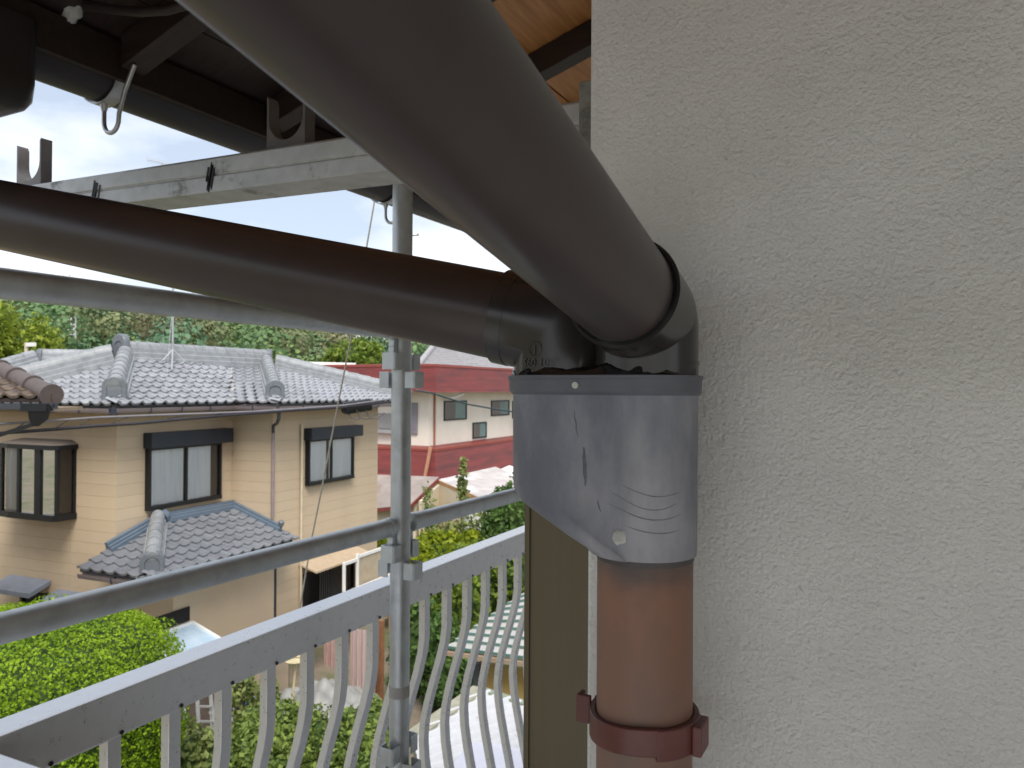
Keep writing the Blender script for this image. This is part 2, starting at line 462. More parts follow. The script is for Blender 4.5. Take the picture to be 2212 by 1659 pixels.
# ================================================================== MAIN EAVES GUTTER
GU, GR = -1.352, .0535
GZ = EYE + .533 + GR
gut = thing('eaves_gutter', 'dark brown half-round gutter under the eave overhead', 'gutter', (GU, 0, GZ))
def half(r0, r1, n=18):
    o = [(r0 * math.cos(math.pi + math.pi*i/n), r0 * math.sin(math.pi + math.pi*i/n)) for i in range(n+1)]
    i_ = [(r1 * math.cos(math.pi + math.pi*i/n), r1 * math.sin(math.pi + math.pi*i/n)) for i in range(n+1)]
    return o + i_[::-1]
m_ = MB().sweep(half(GR, GR - .0025), (GU, .45, GZ), (GU, 5.2, GZ))
m_.build('trough', M['gutter'], gut, smooth=True)
for sx in (-1, 1):
    MB().tube([(GU + sx*(GR - .001), .45, GZ + .002), (GU + sx*(GR - .001), 5.2, GZ + .002)], .0042, 10).build('bead', M['gutter'], gut, smooth=True)
# rainwater outlet box hanging on the gutter, rounded underside
def rrect(cx, cy, hx, hy, r, n=5):
    o = []
    for k, (sx, sy) in enumerate(((1,1),(-1,1),(-1,-1),(1,-1))):
        for i in range(n+1):
            a = math.pi/2*(k + i/n)
            o.append((cx + sx*(hx-r) + r*math.cos(a), cy + sy*(hy-r) + r*math.sin(a)))
    return o
rings = []
for z, s in ((GZ+.012,1.0), (GZ-.09,.985), (GZ-.118,.96), (GZ-.132,.88), (GZ-.139,.74)):
    rings.append([(p[0], p[1], z) for p in rrect(GU, .655, .075*s, .118*s, .03*s)])
MB().loft(rings).build('outlet_box', M['gutter'], gut, smooth=True)

def hanger(v, label, up=True):
    o = thing('gutter_hanger', label, 'gutter hanger', (GU, v, GZ - GR), group='zinc hangers along the overhead gutter')
    m_ = MB(); n = 22; r = GR + .0035; t = .0022; wd = .013
    vs, fs = [], []
    a0, a1 = math.pi*.97, math.pi*2.02
    for i in range(n+1):
        a = a0 + (a1-a0)*i/n
        for (rr, dv) in ((r, -wd), (r, wd), (r+t, wd), (r+t, -wd)):
            vs.append((GU + rr*math.cos(a), v + dv, GZ + rr*math.sin(a)))
    for i in range(n):
        for j in range(4):
            fs.append((i*4+j, i*4+(j+1)%4, i*4+4+(j+1)%4, i*4+4+j))
    fs += [(3,2,1,0), tuple(range(n*4, n*4+4))]
    m_.add(vs, fs); m_.build('strap', M['zinc'], o, smooth=True)
    # rivet and rod hook: down from the strap, round and back up to the rafter end
    zb = GZ - GR - .0058
    m_ = MB().tube([(GU+.003, v-.001, zb+.002), (GU+.003, v-.001, zb-.012)], [.0085, .0045], 12)
    m_.build('rivet', M['zinc'], o, smooth=True)
    pts = [(GU+.003, v-.001, zb), (GU+.003, v-.001, zb-.032)]
    for i in range(1, 10):
        a = math.pi + math.pi*i/10*1.02
        pts.append((GU+.003 + .021 + .021*math.cos(a), v-.001, zb-.032 + .021*math.sin(a)*1.1))
    pts += [(GU+.046, v-.001, zb-.022), (GU+.062, v-.001, zb+.018), (GU+.088, v-.001, zb+.060)]
    MB().tube(pts, .0042, 10).build('rod_hook', M['zinc'], o, smooth=True)
    return o
hanger(.93, 'shiny zinc gutter hanger with open loop, nearest the sky gap')
hanger(1.80, 'zinc gutter hanger whose loop shows just under the aluminium arm')
hanger(2.66, 'far zinc gutter hanger with its loop beside the thick brown pipe')

# clump of pale sealant under the eave and a dark cable there
b0 = at(160, 20, 1.33)
bm = bmesh.new(); bmesh.ops.create_icosphere(bm, subdivisions=3, radius=1)
for vv in bm.verts:
    k = 1 + .25*math.sin(vv.co.x*5+1)*math.cos(vv.co.z*6) + .12*rnd.uniform(-1, 1)
    vv.co = V3((vv.co.x*.017*k, vv.co.y*.014*k, vv.co.z*.021*k))
    vv.co.x += vv.co.z*.35
me = bpy.data.meshes.new('sealant_clump'); bm.to_mesh(me); bm.free(); me.materials.append(M['putty'])
for p in me.polygons: p.use_smooth = True
ob = bpy.data.objects.new('sealant_clump', me); ob.location = b0; COL.objects.link(ob)
tag(ob, 'pale lump of foam sealant stuck under the dark eave', 'sealant')
c0 = [at(185, 12, 1.32), at(240, 20, 1.30), at(300, 26, 1.28), at(360, 22, 1.26), at(420, 5, 1.24), at(470, -25, 1.22)]
ob = MB().tube(c0, .008, 12).build('eave_cable', mat('dark_cable', (.02, .013, .013), .5), None, smooth=True)
tag(ob, 'thick dark brown cable sagging under the eave', 'cable')

# ================================================================== NEW DRAIN PIPES, COLLECTOR, DOWNPIPE
PX, PY, PR = -.1525, .478, .030            # downpipe axis
QX = -.210                                 # left inlet axis
QY = .476
# --- thick pipe coming over the camera and bending down
d1 = V3((-.060, 1.0965, -.2077)).normalized()
ebend = V3((PX, PY, EYE + .046))
start = ebend - d1 * 2.1
end = ebend - d1 * .052
bigp = thing('drain_pipe', 'thick matt brown rain pipe sloping down past the camera to the wall', 'pipe', tuple(ebend))
MB().tube([start, end + d1*.02], PR, 64).build('pipe', M['pipe'], bigp, smooth=True)
# elbow: socket over the pipe end, then a tight bend into the collector
def bend(p_in, d_in, corner, d_out, p_out, rad, n=8):
    pts = [p_in]
    ang = d_in.angle(d_out); t = rad*math.tan(ang/2)
    a = corner - d_in*t; b = corner + d_out*t
    nrm = d_in.cross(d_out).normalized(); c = a + nrm.cross(d_in).normalized()*rad
    for i in range(n+1):
        q = Matrix.Rotation(ang*i/n, 3, nrm)
        pts.append(c + q @ (a-c))
    pts.append(p_out)
    return pts
dn = V3((0, 0, -1))
pts = bend(end - d1*.003, d1, ebend, dn, V3((PX, PY, EYE + .001)), .012, 8)
elb = MB().tube(pts, .0328, 64, caps=True).build('elbow', M['elbow'], bigp, smooth=True)
MB().tube([end - d1*.0035, end + d1*.0005], .0336, 64).build('socket_lip', M['elbow'], elb, smooth=True)
MB().tube([end - d1*.0052, end - d1*.0036], .0318, 64).build('socket_gap', M['sealant'], elb, smooth=True)
MB().tube([V3((PX, PY, EYE + .0155)), V3((PX, PY, EYE + .018))], .0335, 64).build('socket_lip', M['elbow'], elb, smooth=True)
# --- pipe coming in from the left
d2 = V3((1, .167, -.218)).normalized()
qb = V3((QX, QY, EYE + .0405))
s2 = qb - d2 * 1.62
e2 = qb - d2 * .033
lp = thing('drain_pipe', 'slimmer-looking brown rain pipe crossing the sky from the left edge', 'pipe', tuple(qb))
MB().tube([s2, e2], .0300, 64).build('pipe', M['pipe'], lp, smooth=True)
pts = [e2 - d2*.002, qb, V3((QX, QY, EYE + .002))]
el2 = MB().tube(pts, .0322, 64).build('elbow', M['elbow'], lp, smooth=True)
MB().tube([e2 - d2*.010, e2 + d2*.0], .0326, 64).build('socket_lip', M['elbow'], el2, smooth=True)
MB().bar(e2 + V3((.004, -.004, -.0345)), e2 + V3((.0155, -.004, -.0375)), .007, .006).build('mould_tab', M['elbow'], el2, bevel=.001)
# embossed letters on the elbow, as moulded: they follow its front
def emboss(txt, size, ctr, parent, rad=.0323, lift=.0006):
    cu = bpy.data.curves.new('lettering', 'FONT'); cu.body = txt; cu.size = size; cu.extrude = .00025; cu.align_x = 'CENTER'; cu.resolution_u = 2
    o = bpy.data.objects.new('lettering_tmp', cu); COL.objects.link(o)
    dg = bpy.context.evaluated_depsgraph_get()
    me = bpy.data.meshes.new_from_object(o.evaluated_get(dg))
    bpy.data.objects.remove(o)
    cx, cy, cz, a0 = ctr
    for vv in me.vertices:
        x, y, z = vv.co
        a = a0 + x/rad
        rr = rad + lift + z
        vv.co = V3((cx + rr*math.cos(a), cy + rr*math.sin(a), cz + y))
    me.transform(ROOT_M[root_of(parent).name].inverted())
    me.materials.clear(); me.materials.append(M['elbow'])
    ob = bpy.data.objects.new('lettering', me); COL.objects.link(ob); ob.parent = parent
    return ob
emboss('S60 105°', .0072, (QX, QY, EYE + .0145, R(-92)), el2)
mk = emboss('J', .0062, (QX, QY, EYE + .0235, R(-98)), el2)
ring = MB(); pts = []
for i in range(25):
    a = 2*math.pi*i/24; aa = R(-98) + .0046*math.cos(a)/.0323
    pts.append((QX + .0326*math.cos(aa), QY + .0326*math.sin(aa), EYE + .0257 + .0046*math.sin(a)))
ring.tube(pts, .00022, 6).build('ring_mark', M['elbow'], el2, smooth=True)

# --- collector box
def stadium(c1x, r1, c2x, r2, y1, y2, z, n=20, waist=0.):
    o = []
    for i in range(n+1):                       # right half round c2
        a = -math.pi/2 + math.pi*i/n
        o.append((c2x + r2*math.cos(a), y2 + r2*math.sin(a), z))
    for i in range(1, 8):                      # back
        t = i/8; k = waist*math.sin(math.pi*t)
        o.append((c2x + (c1x-c2x)*t, y2 + (y1-y2)*t + (r2 + (r1-r2)*t) - k, z))
    for i in range(n+1):
        a = math.pi/2 + math.pi*i/n
        o.append((c1x + r1*math.cos(a), y1 + r1*math.sin(a), z))
    for i in range(1, 8):
        t = i/8; k = waist*math.sin(math.pi*t)
        o.append((c1x + (c2x-c1x)*t, y1 + (y2-y1)*t - (r1 + (r2-r1)*t) + k, z))
    return o
colr = thing('drain_collector', 'grey plastic rain collector box joining two brown pipes into one downpipe', 'collector box', (PX, PY, EYE - .1))
Z = lambda h: EYE + h
def body_ring(h, c1, r1, r2, w):
    return stadium(QX + c1, r1, PX, r2, QY, PY, Z(h), waist=w)
bl = [(-.001, 0, .0328, .0328, .0035), (-.030, 0, .0326, .0327, .0042), (-.061, .0002, .0325, .0326, .0045), (-.067, .0010, .0321, .0326, .0044), (-.0725, .0034, .0311, .0326, .004),
      (-.0770, .0085, .0304, .0326, .0035), (-.0825, .0175, .0303, .0326, .0025), (-.0890, .0295, .0308, .0325, .0015), (-.0945, .0400, .0314, .0325, .0005),
      (-.0975, .0462, .0318, .0325, .0003), (-.1000, .0515, .0320, .0324, 0), (-.1035, .0560, .0322, .0323, 0)]
MB().loft([body_ring(*q) for q in bl]).build('body', M['collector'], colr, smooth=True, auto=60)
rl = [(-.0035, 0, .0333, .0334, .003), (-.0015, 0, .0352, .0350, .002), (.0062, 0, .0356, .0354, .002), (.0066, 0, .0362, .0360, .001), (.0088, 0, .0362, .0360, .001), (.0090, 0, .033, .0332, .001)]
rim = MB().loft([body_ring(*q) for q in rl]).build('rim', M['rim'], colr, smooth=True, auto=30)
# sealant oozing round the pipe stubs
sl_ = MB(); N_ = 60
ringA, ringB, ringC = [], [], []
for i, p in enumerate(stadium(QX, .0330, PX, .0332, QY, PY, 0, n=18)):
    k1 = 1 + .02*math.sin(i*1.7) ; dz = .0035 + .0018*math.sin(i*.9) + .001*math.sin(i*2.3)
    cx = (QX+PX)/2; cy = (QY+PY)/2
    ringA.append((cx + (p[0]-cx)*1.01, cy + (p[1]-cy)*1.01, Z(.0075)))
    ringB.append((cx + (p[0]-cx)*.99*k1, cy + (p[1]-cy)*.98*k1, Z(.0095) + dz*.8))
    ringC.append((cx + (p[0]-cx)*.90, cy + (p[1]-cy)*.90, Z(.0105) + dz))
sl_.loft([ringA, ringB, ringC]).build('sealant_bead', M['sealant'], colr, smooth=True, auto=70)
def front_pt(h, t, off=.0003):
    """point on the front of the box: t 0..1 between the inlet axes, beyond 1 round the right end"""
    r_ = np.interp(-h, [-q[0] for q in bl], [q[2] for q in bl]); r2_ = np.interp(-h, [-q[0] for q in bl], [q[3] for q in bl])
    c1 = QX + np.interp(-h, [-q[0] for q in bl], [q[1] for q in bl]); w_ = np.interp(-h, [-q[0] for q in bl], [q[4] for q in bl])
    if t <= 1:
        return V3((c1 + (PX-c1)*t, QY + (PY-QY)*t - (r_ + (r2_-r_)*t) + w_*math.sin(math.pi*t) - off, Z(h)))
    a = -math.pi/2 + (t-1)*1.3
    return V3((PX + (r2_+off)*math.cos(a), PY + (r2_+off)*math.sin(a), Z(h)))
wipe = mat('pale_wipe_mark', (.25, .25, .275), .6, vary=.2, scale=120); gash = mat('dark_gash', (.10, .11, .125), .5, vary=.3, scale=200)
for k, (h0, t0, t1, sag, wd) in enumerate(((-.058, .92, 1.75, .006, .0005), (-.063, .80, 1.7, .009, .0004), (-.070, .75, 1.8, .008, .0006), (-.082, .95, 1.75, .004, .0005))):
    pts = [front_pt(h0 - sag*math.sin(math.pi*i/12*.8), t0 + (t1-t0)*i/12, .0001) for i in range(13)]
    MB().tube(pts, [wd*math.sin(math.pi*(i+.6)/13.2)*.6 + .00008 for i in range(13)], 6).build('wipe_mark', wipe, colr, smooth=True)
for (h0, h1, t0, t1, wd) in ((-.036, -.060, .47, .49, .0011), (-.040, -.056, .485, .50, .0008), (-.012, -.032, .36, .41, .0005), (-.068, -.076, .62, .63, .0005)):
    pts = [front_pt(h0 + (h1-h0)*i/8, t0 + (t1-t0)*i/8 + .006*math.sin(i*2.1), -.0002) for i in range(9)]
    MB().tube(pts, [wd*(.35 + .65*math.sin(math.pi*(i+.5)/9)) for i in range(9)], 6).build('gash', gash, colr, smooth=True)
# self-tapping screw under a dab of putty, small chips on the rim
sx, sy, sz = PX - .006, PY - .0312, Z(-.0895)
m_ = MB().tube([(sx, sy+.002, sz), (sx, sy-.0012, sz), (sx, sy-.0026, sz+.0004)], [.0048, .0045, .003], 14)
m_.tube([(sx+.0058, sy+.002, sz-.0012), (sx+.0058, sy-.0006, sz-.0012)], [.0034, .0024], 10)
m_.v = [(x + rnd.uniform(-.0006, .0006), y + rnd.uniform(-.0004, .0002), z + rnd.uniform(-.0007, .0007)) for (x, y, z) in m_.v]
m_.build('putty_dab', M['putty'], colr, smooth=True)
MB().tube([(PX-.034, PY-.0355, Z(.0025)), (PX-.034, PY-.0332, Z(.0025))], .0021, 10).build('rim_chip', M['putty'], rim, smooth=True)

# --- old downpipe and its clamp
dp = thing('downpipe', 'old terracotta brown downpipe under the grey collector box', 'downpipe', (PX, PY, EYE - 1.6))
MB().tube([(PX, PY, Z(-.1075)), (PX, PY, Z(-1.598))], .0302, 64).build('pipe', M['terracotta'], dp, smooth=True)
MB().tube([(PX, PY, Z(-.100)), (PX, PY, Z(-.1055)), (PX, PY, Z(-.1075))], [.0309, .0309, .0304], 64).build('scorched_end', M['char'], dp, smooth=True)
cl = thing('pipe_clamp', 'maroon plastic clamp ring holding the terracotta downpipe to the wall', 'pipe clamp', (PX, PY, EYE - .215))
def arc_band(a0, a1, r0, r1, z0, z1, n=26, wob=0.):
    m_ = MB(); vs, fs = [], []
    for i in range(n+1):
        a = a0 + (a1-a0)*i/n
        dz = wob*math.sin((a-a0)*2.2)
        for (rr, zz) in ((r0, z0), (r1, z0), (r1, z1), (r0, z1)):
            vs.append((PX + rr*math.cos(a), PY + rr*math.sin(a), zz + dz))
    for i in range(n):
        for j in range(4):
            fs.append((i*4+j, i*4+(j+1)%4, i*4+4+(j+1)%4, i*4+4+j))
    fs += [(3,2,1,0), tuple(range(n*4, n*4+4))]
    return m_.add(vs, fs)
zc0, zc1 = Z(-.2195), Z(-.2030)
arc_band(R(175), R(305), .0306, .0348, zc0, zc1, wob=-.0012).build('front_band', M['maroon'], cl, smooth=True, bevel=.0008)
arc_band(R(300), R(372), .0306, .0352, zc0-.0015, zc1+.0008).build('latch_band', M['maroon'], cl, smooth=True, bevel=.0008)
arc_band(R(8), R(178), .0306, .0345, zc0+.002, zc1+.001).build('rear_band', M['maroon'], cl, smooth=True, bevel=.0008)
MB().box((PX-.0445, PY-.006, zc0+.001), (PX-.0345, PY-.0025, zc1+.003)).build('hinge_ear', M['maroon'], cl, bevel=.001)
MB().box((PX-.0445, PY-.0025, zc0+.003), (PX-.0415, PY+.004, zc1+.003)).build('hinge_ear', M['maroon'], cl, bevel=.001)
MB().box((PX+.0335, PY-.012, zc0-.002), (PX+.0395, PY+.008, zc1+.0)).build('latch_tab', M['maroon'], cl, bevel=.0012)
MB().box((PX-.007, PY+.032, zc0+.003), (PX+.007, WV+.004, zc1-.003)).build('wall_leg', M['maroon'], cl, bevel=.001)

# ================================================================== LAUNDRY-POLE ARM
arm = thing('laundry_arm', 'weathered aluminium laundry-pole arm reaching out under the eave', 'laundry arm', (-.36, .9, EYE + .3))
AV0, AV1, AZ0, AZ1 = .87, .94, EYE + .311, EYE + .368
AU0, AU1 = -1.60, -.362
def rise(u): return -.024*(u + 1.0)       # the arm rises a little outward
m_ = MB()
prof = [(AV0, AZ0), (AV1, AZ0), (AV1, AZ1), (AV0+.004, AZ1), (AV0, AZ1-.004), (AV0, AZ0+.030), (AV0+.0025, AZ0+.0285), (AV0+.0025, AZ0+.0265), (AV0, AZ0+.025)]
vs = [(AU0, p[0], p[1] + rise(AU0)) for p in prof] + [(AU1, p[0], p[1] + rise(AU1)) for p in prof]
n = len(prof)
m_.add(vs, [(j, (j+1) % n, n+(j+1) % n, n+j) for j in range(n)] + [tuple(range(n))[::-1], tuple(range(n, 2*n))])
armb = m_.build('arm_bar', M['alu_old'], arm, bevel=.0015)
MB().box((AU1 + .0005, AV0 - .006, AZ0 - .035), (AU1 + .022, AV1 + .006, AZ1 + .004)).build('end_plate', mat('dirty_zinc', (.28, .28, .26), .6, metal=.4, vary=.3, scale=40, col2=(.1, .1, .09)), arm, bevel=.002)
MB().box((AU1 + .022, AV0 + .01, AZ0 - .02), (WU + .01, AV1 - .01, AZ1 - .01)).build('wall_stub', M['alu_old'], arm)
# dark paint smears on the side of the arm: thin dried drips
for (uc, wd, n_) in ((-.995, .026, 9), (-1.285, .020, 6)):
    for k in range(n_):
        uu = uc + rnd.uniform(-wd/2, wd/2); za = AZ0 + rnd.uniform(.0, .02); zb = AZ0 + rnd.uniform(.025, .049)
        zo = rise(uu)
        MB().bar((uu, AV0 - .0006, za + zo), (uu + (zb-za)*.22, AV0 - .0006, zb + zo), rnd.uniform(.0015, .0042), .0008, up=(0,1,0)).build('paint_smear', M['paint_mark'], armb)
def cradle(uc, name_label):
    zb = AZ1 + rise(uc) - .001
    o = MB(); r = .035; n = 14; dv = .011
    prof = [(-r - .004, .092), (-r, .084)]
    for i in range(n+1):
        a = math.pi + math.pi*i/n
        prof.append((r*math.cos(a), .054 + r*math.sin(a)))
    prof += [(r, .092), (r + .004, .096), (r + .004, 0), (-r - .004, 0)]
    a = [(uc + p[0], AV0 + .035 - dv, zb + p[1]) for p in prof]; b = [(uc + p[0], AV0 + .035 + dv, zb + p[1]) for p in prof]
    n = len(prof)
    o.add(a + b, [(j, (j+1) % n, n+(j+1) % n, n+j) for j in range(n)] + [tuple(range(n))[::-1], tuple(range(n, 2*n))])
    c = o.build('pole_cradle', M['cradle'], arm, smooth=True, auto=35)
    tag(c, name_label)
cradle(-1.525, 'grey U-shaped pole cradle at the outer tip of the arm')
cradle(-.862, 'dark U-shaped pole cradle half hidden behind the thick pipe')

# ================================================================== SCAFFOLD
pc = at(866, 1000, 1.87); SU, SV = pc.x, pc.y
post = thing('scaffold_post', 'upright galvanised scaffold post with wedge pockets in front of the railing', 'scaffold post', (SU, SV, 0))
MB().tube([(SU, SV, .02), (SU, SV, EYE + 1.6)], .0243, 32).build('tube', M['galv'], post, smooth=True)
MB().tube([(SU, SV, EYE - .742), (SU, SV, EYE - .715)], .0249, 32).build('tape', mat('faded_tape', (.40, .38, .36), .6, vary=.1), post, smooth=True)
def pocket(zc, ang, parent):
    """a bent-plate pocket on the tube, open above and below"""
    m_ = MB(); t = .0028; wd = .020; dp_ = .030; h = .020
    rot = Matrix.Translation((SU, SV, zc)) @ Matrix.Rotation(ang, 4, 'Z')
    r = .0235
    m_.box((r, -wd, -h), (r + dp_ - .004, -wd + t, h), rot)
    m_.box((r, wd - t, -h), (r + dp_ - .004, wd, h), rot)
    m_.box((r + dp_ - t, -wd + .004, -h), (r + dp_, wd - .004, h), rot)
    m_.box((r + dp_ - .0055, -wd + .001, -h + .0003), (r + dp_ - .0012, -wd + .0045, h - .0003), rot)
    m_.box((r + dp_ - .0055, wd - .0045, -h + .0003), (r + dp_ - .0012, wd - .001, h - .0003), rot)
    return m_.build('wedge_pocket', M['galv'], parent, bevel=.0008)
levels = [EYE + .064, EYE - .392, EYE - .868]
for zc in levels:
    for ang in (90, -90): pocket(zc, R(ang), post)
    for ang in (0, 180): pocket(zc - .044, R(ang), post)
def rail(v0, v1, zc, label, ends):
    o = thing('scaffold_rail', label, 'scaffold rail', (SU, min(v0, v1), zc), group='galvanised scaffold guard rails')
    MB().tube([(SU, v0, zc), (SU, v1, zc)], .0216, 32).build('tube', M['galv'], o, smooth=True)
    for (ve, sgn) in ends:
        # cast end that hooks over and drops a wedge into the pocket
        m_ = MB()
        m_.tube([(SU, ve - sgn*.012, zc), (SU, ve + sgn*.004, zc)], .0235, 32)
        pts = [(SU, ve + sgn*.002, zc + .004), (SU, ve + sgn*.008, zc - .012), (SU, ve + sgn*.006, zc - .04), (SU, ve + sgn*.006, zc - .07), (SU, ve + sgn*.005, zc - .083)]
        for i in range(len(pts)-1): m_.bar(pts[i], pts[i+1], .016, .011 if i < 3 else .007, up=(0, 1, 0))
        m_.build('wedge_end', M['galv'], o, smooth=True, auto=30, bevel=.001)
    return o
zt, zm = levels[0] + .075, levels[1] + .062
rail(SV - 1.75, SV - .040, zt, 'upper scaffold guard rail running left from the post at eye height', [(SV - .043, 1)])
rail(SV - 1.75, SV - .040, zm, 'lower scaffold rail running left from the post across the yellow-beige house', [(SV - .043, 1)])
rail(SV + .040, SV + 1.75, zm, 'short-looking scaffold rail going right from the post behind the grey collector', [(SV + .043, -1)])
# pale rope hanging beside the scaffold
rp = [at(820, 370, 2.35), at(808, 440, 2.35), at(757, 735, 2.33), at(695, 1055, 2.32), at(672, 1170, 2.36), at(650, 1300, 2.4), at(641, 1350, 2.42)]
rp[0].z = EYE + 1.2
ob = MB().tube(rp, .0024, 8).build('rope', M['rope'], None, smooth=True)
tag(ob, 'thin pale rope hanging slack beside the scaffold post', 'rope')

# ================================================================== BALCONY RAILING
RU, RZ = -1.27, EYE - .525
rl_ = thing('balcony_railing', 'silver aluminium balcony railing with bulging bars', 'railing', (RU, 0, EYE - 1.6))
m_ = MB().box((RU - .062, -.6, RZ - .082), (RU + .003, 5.4, RZ))
m_.build('top_rail', M['alu_rail'], rl_, bevel=.004)
m_ = MB().box((RU + .0035, .575, RZ - .080), (-.25, .650, RZ - .003))
m_.build('side_rail', M['alu_rail'], rl_, bevel=.004)
MB().box((RU - .05, -.6, EYE - 1.50), (RU - .01, 5.4, EYE - 1.46)).build('bottom_rail', M['alu_rail'], rl_, bevel=.003)
prof = [(0, .004), (0, -.12), (-.006, -.165), (-.02, -.22), (-.042, -.29), (-.062, -.36), (-.075, -.42), (-.080, -.475), (-.076, -.535), (-.065, -.60), (-.048, -.68), (-.028, -.77), (-.01, -.85), (-.002, -.885)]
zb = RZ - .082
m_ = MB()
vs, fs = [], []
hw, hd = .0138, .0108
for i, (du, dz) in enumerate(prof):
    for (a, b) in ((-hd, -hw), (hd, -hw), (hd, hw), (-hd, hw)):
        vs.append((du + a, b, dz))
for i in range(len(prof)-1):
    for j in range(4): fs.append((i*4+j, i*4+(j+1)%4, i*4+4+(j+1)%4, i*4+4+j))
fs += [(3,2,1,0), tuple(range((len(prof)-1)*4, len(prof)*4))]
m_.add(vs, fs)
bar_me = m_.mesh('bar', M['alu_rail'], True, 35)
sm = MB().tube([(0, 0, 0), (.0022, 0, 0)], .0038, 10).mesh('rail_screw', M['screw'], True)
for k in range(-5, 24):
    v = .746 + .1265*k
    o = inst(bar_me, 'bar', rl_, Matrix.Translation((-.012, v, zb - (EYE - 1.6))))
    b_ = o.modifiers.new('edge', 'BEVEL'); b_.width = .002; b_.segments = 2; b_.limit_method = 'ANGLE'; b_.angle_limit = R(50)
    inst(sm, 'rail_screw', rl_, Matrix.Translation((.0031, v + .010, zb + .007 - (EYE - 1.6))))
# the railing is not quite parallel to the eave: turned a little about its far end
pv = V3((-1.267, 2.542, EYE - 1.6))
rl_.matrix_world = Matrix.Translation(pv) @ Matrix.Rotation(R(1.62), 4, 'Z') @ Matrix.Translation(-pv) @ ROOT_M[rl_.name]

# ================================================================== FAR MATERIALS
M['tile'] = mat('silver_grey_tile', (.29, .30, .325), .36, vary=.10, scale=14, rand=.16, col2=(.20, .21, .23), mix=(.5, .7), rvar=.08)
M['tile_low'] = mat('grey_tile', (.185, .195, .215), .42, vary=.10, scale=14, rand=.12, rvar=.08)
M['tile_dark'] = mat('ridge_end_tile', (.135, .15, .17), .45, vary=.12, scale=12)
M['ridge'] = mat('ridge_tile', (.27, .285, .30), .45, vary=.14, scale=9, rand=.1, col2=(.20, .21, .22), mix=(.5, .7))
M['under'] = mat('roof_underlay', (.10, .105, .11), .8)
M['flash'] = mat('blue_grey_flashing', (.125, .165, .215), .4, vary=.08, scale=4)
M['siding'] = mat('beige_siding', (.55, .435, .30), .75, vary=.05, scale=1.1, rand=.035, bump=.0015, bscale=50, col2=(.50, .385, .285), mix=(.5, .75), stretch=(1, 1, 1))
M['joint'] = mat('siding_joint', (.42, .33, .235), .8)
M['frame'] = mat('black_sash', (.014, .015, .018), .35, metal=.3)
M['shutter'] = mat('navy_shutter_box', (.030, .036, .048), .42, metal=.4, vary=.08, scale=3)
M['curtain'] = mat('white_curtain', (.90, .91, .92), .85, vary=.08, scale=3, stretch=(8, 8, .4))
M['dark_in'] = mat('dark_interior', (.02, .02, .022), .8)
M['glass'] = glass_mat('window_glass', (.93, .95, .96), .2)
M['gutter_far'] = mat('dusty_pink_brown_gutter', (.20, .165, .165), .5, vary=.1, scale=3)
M['gutter_dark'] = mat('navy_downpipe', (.03, .035, .05), .4)
M['mauve'] = mat('faded_mauve_pipe', (.26, .20, .20), .6, vary=.1)
M['white'] = mat('white_paint', (.78, .78, .76), .5, vary=.05)
M['soff'] = mat('eave_soffit', (.30, .22, .15), .8)

# ================================================================== BEIGE HOUSE ACROSS THE GAP
TH = R(4.95)
KP = (-13.417, 9.554, 0)
hs = thing('beige_house', 'beige two-storey house with silver-grey hipped tile roofs across the gap', 'house', KP, TH)
KM = ROOT_M[hs.name]
def L_(b, a, z): return V3((b, a, z))      # local: x outward to us (b), y along the front (a)
def hb(mb, name, m, parent=hs, **k): return mb.build(name, m, parent, local=True, **k)

# --- walls: a core behind overlapping courses of siding board
TOPZ = 5.86
def wall_face(p0, p1, nrm, z0=0., z1=TOPZ, course=.2275, joints=()):
    p0, p1, nrm = V3(p0), V3(p1), V3(nrm)
    d = (p1 - p0); Ln = d.length; d.normalize()
    core = MB()
    pa, pb = p0 + d*.03, p1 - d*.03
    q = [pa - nrm*.02, pb - nrm*.02, pb - nrm*.15, pa - nrm*.15]
    core.add([(x.x, x.y, z0) for x in q] + [(x.x, x.y, z1) for x in q], [(0,1,2,3), (7,6,5,4), (0,4,5,1), (1,5,6,2), (2,6,7,3), (3,7,4,0)])
    wl_ = hb(core, 'wall', M['joint'])
    z = z0
    me = None
    while z < z1 - .02:
        h = min(course, z1 - z)
        if me is None or abs(h - course) > 1e-4:
            m_ = MB(); cuts = [0] + list(joints) + [Ln]
            for i in range(len(cuts)-1):
                a, b = cuts[i] + (.004 if i else 0), cuts[i+1]
                o0, o1 = p0 + d*a, p0 + d*b
                lo, hi = nrm*.001, nrm*-.004
                pts = []
                for (zz, off) in ((.0015, 0), (h*.992, -.0015)):
                    pts += [(o0 + nrm*off).to_tuple()[:2] + (zz,), (o1 + nrm*off).to_tuple()[:2] + (zz,), (o1 - nrm*.02).to_tuple()[:2] + (zz,), (o0 - nrm*.02).to_tuple()[:2] + (zz,)]
                m_.add(pts, [(0,1,2,3), (7,6,5,4), (0,4,5,1), (1,5,6,2), (2,6,7,3), (3,7,4,0)])
            me2 = m_.mesh('siding_board', M['siding'])
            if me is None and abs(h - course) < 1e-4: me = me2
            use = me2
        else: use = me
        inst(use, 'siding_board', wl_, Matrix.Translation((0, 0, z)))
        z += course
    return wl_
A1, B1, A2 = 3.06, 1.13, 7.33
wall_face((-7.5, 0, 0), (0, 0, 0), (0, -1, 0), joints=(6.28,))
wall_face((0, 0, 0), (0, A1, 0), (1, 0, 0))
wall_face((0, A1, 0), (B1, A1, 0), (0, -1, 0))
wall_face((B1, A1, 0), (B1, A2, 0), (1, 0, 0), joints=(2.9,))
hb(MB().box((-7.4, .2, 0), (-.2, A2, TOPZ)), 'house_core', M['joint'])
hb(MB().box((-.3, A1 + .2, 0), (B1 - .2, A2 - .01, TOPZ)), 'house_core', M['joint'])
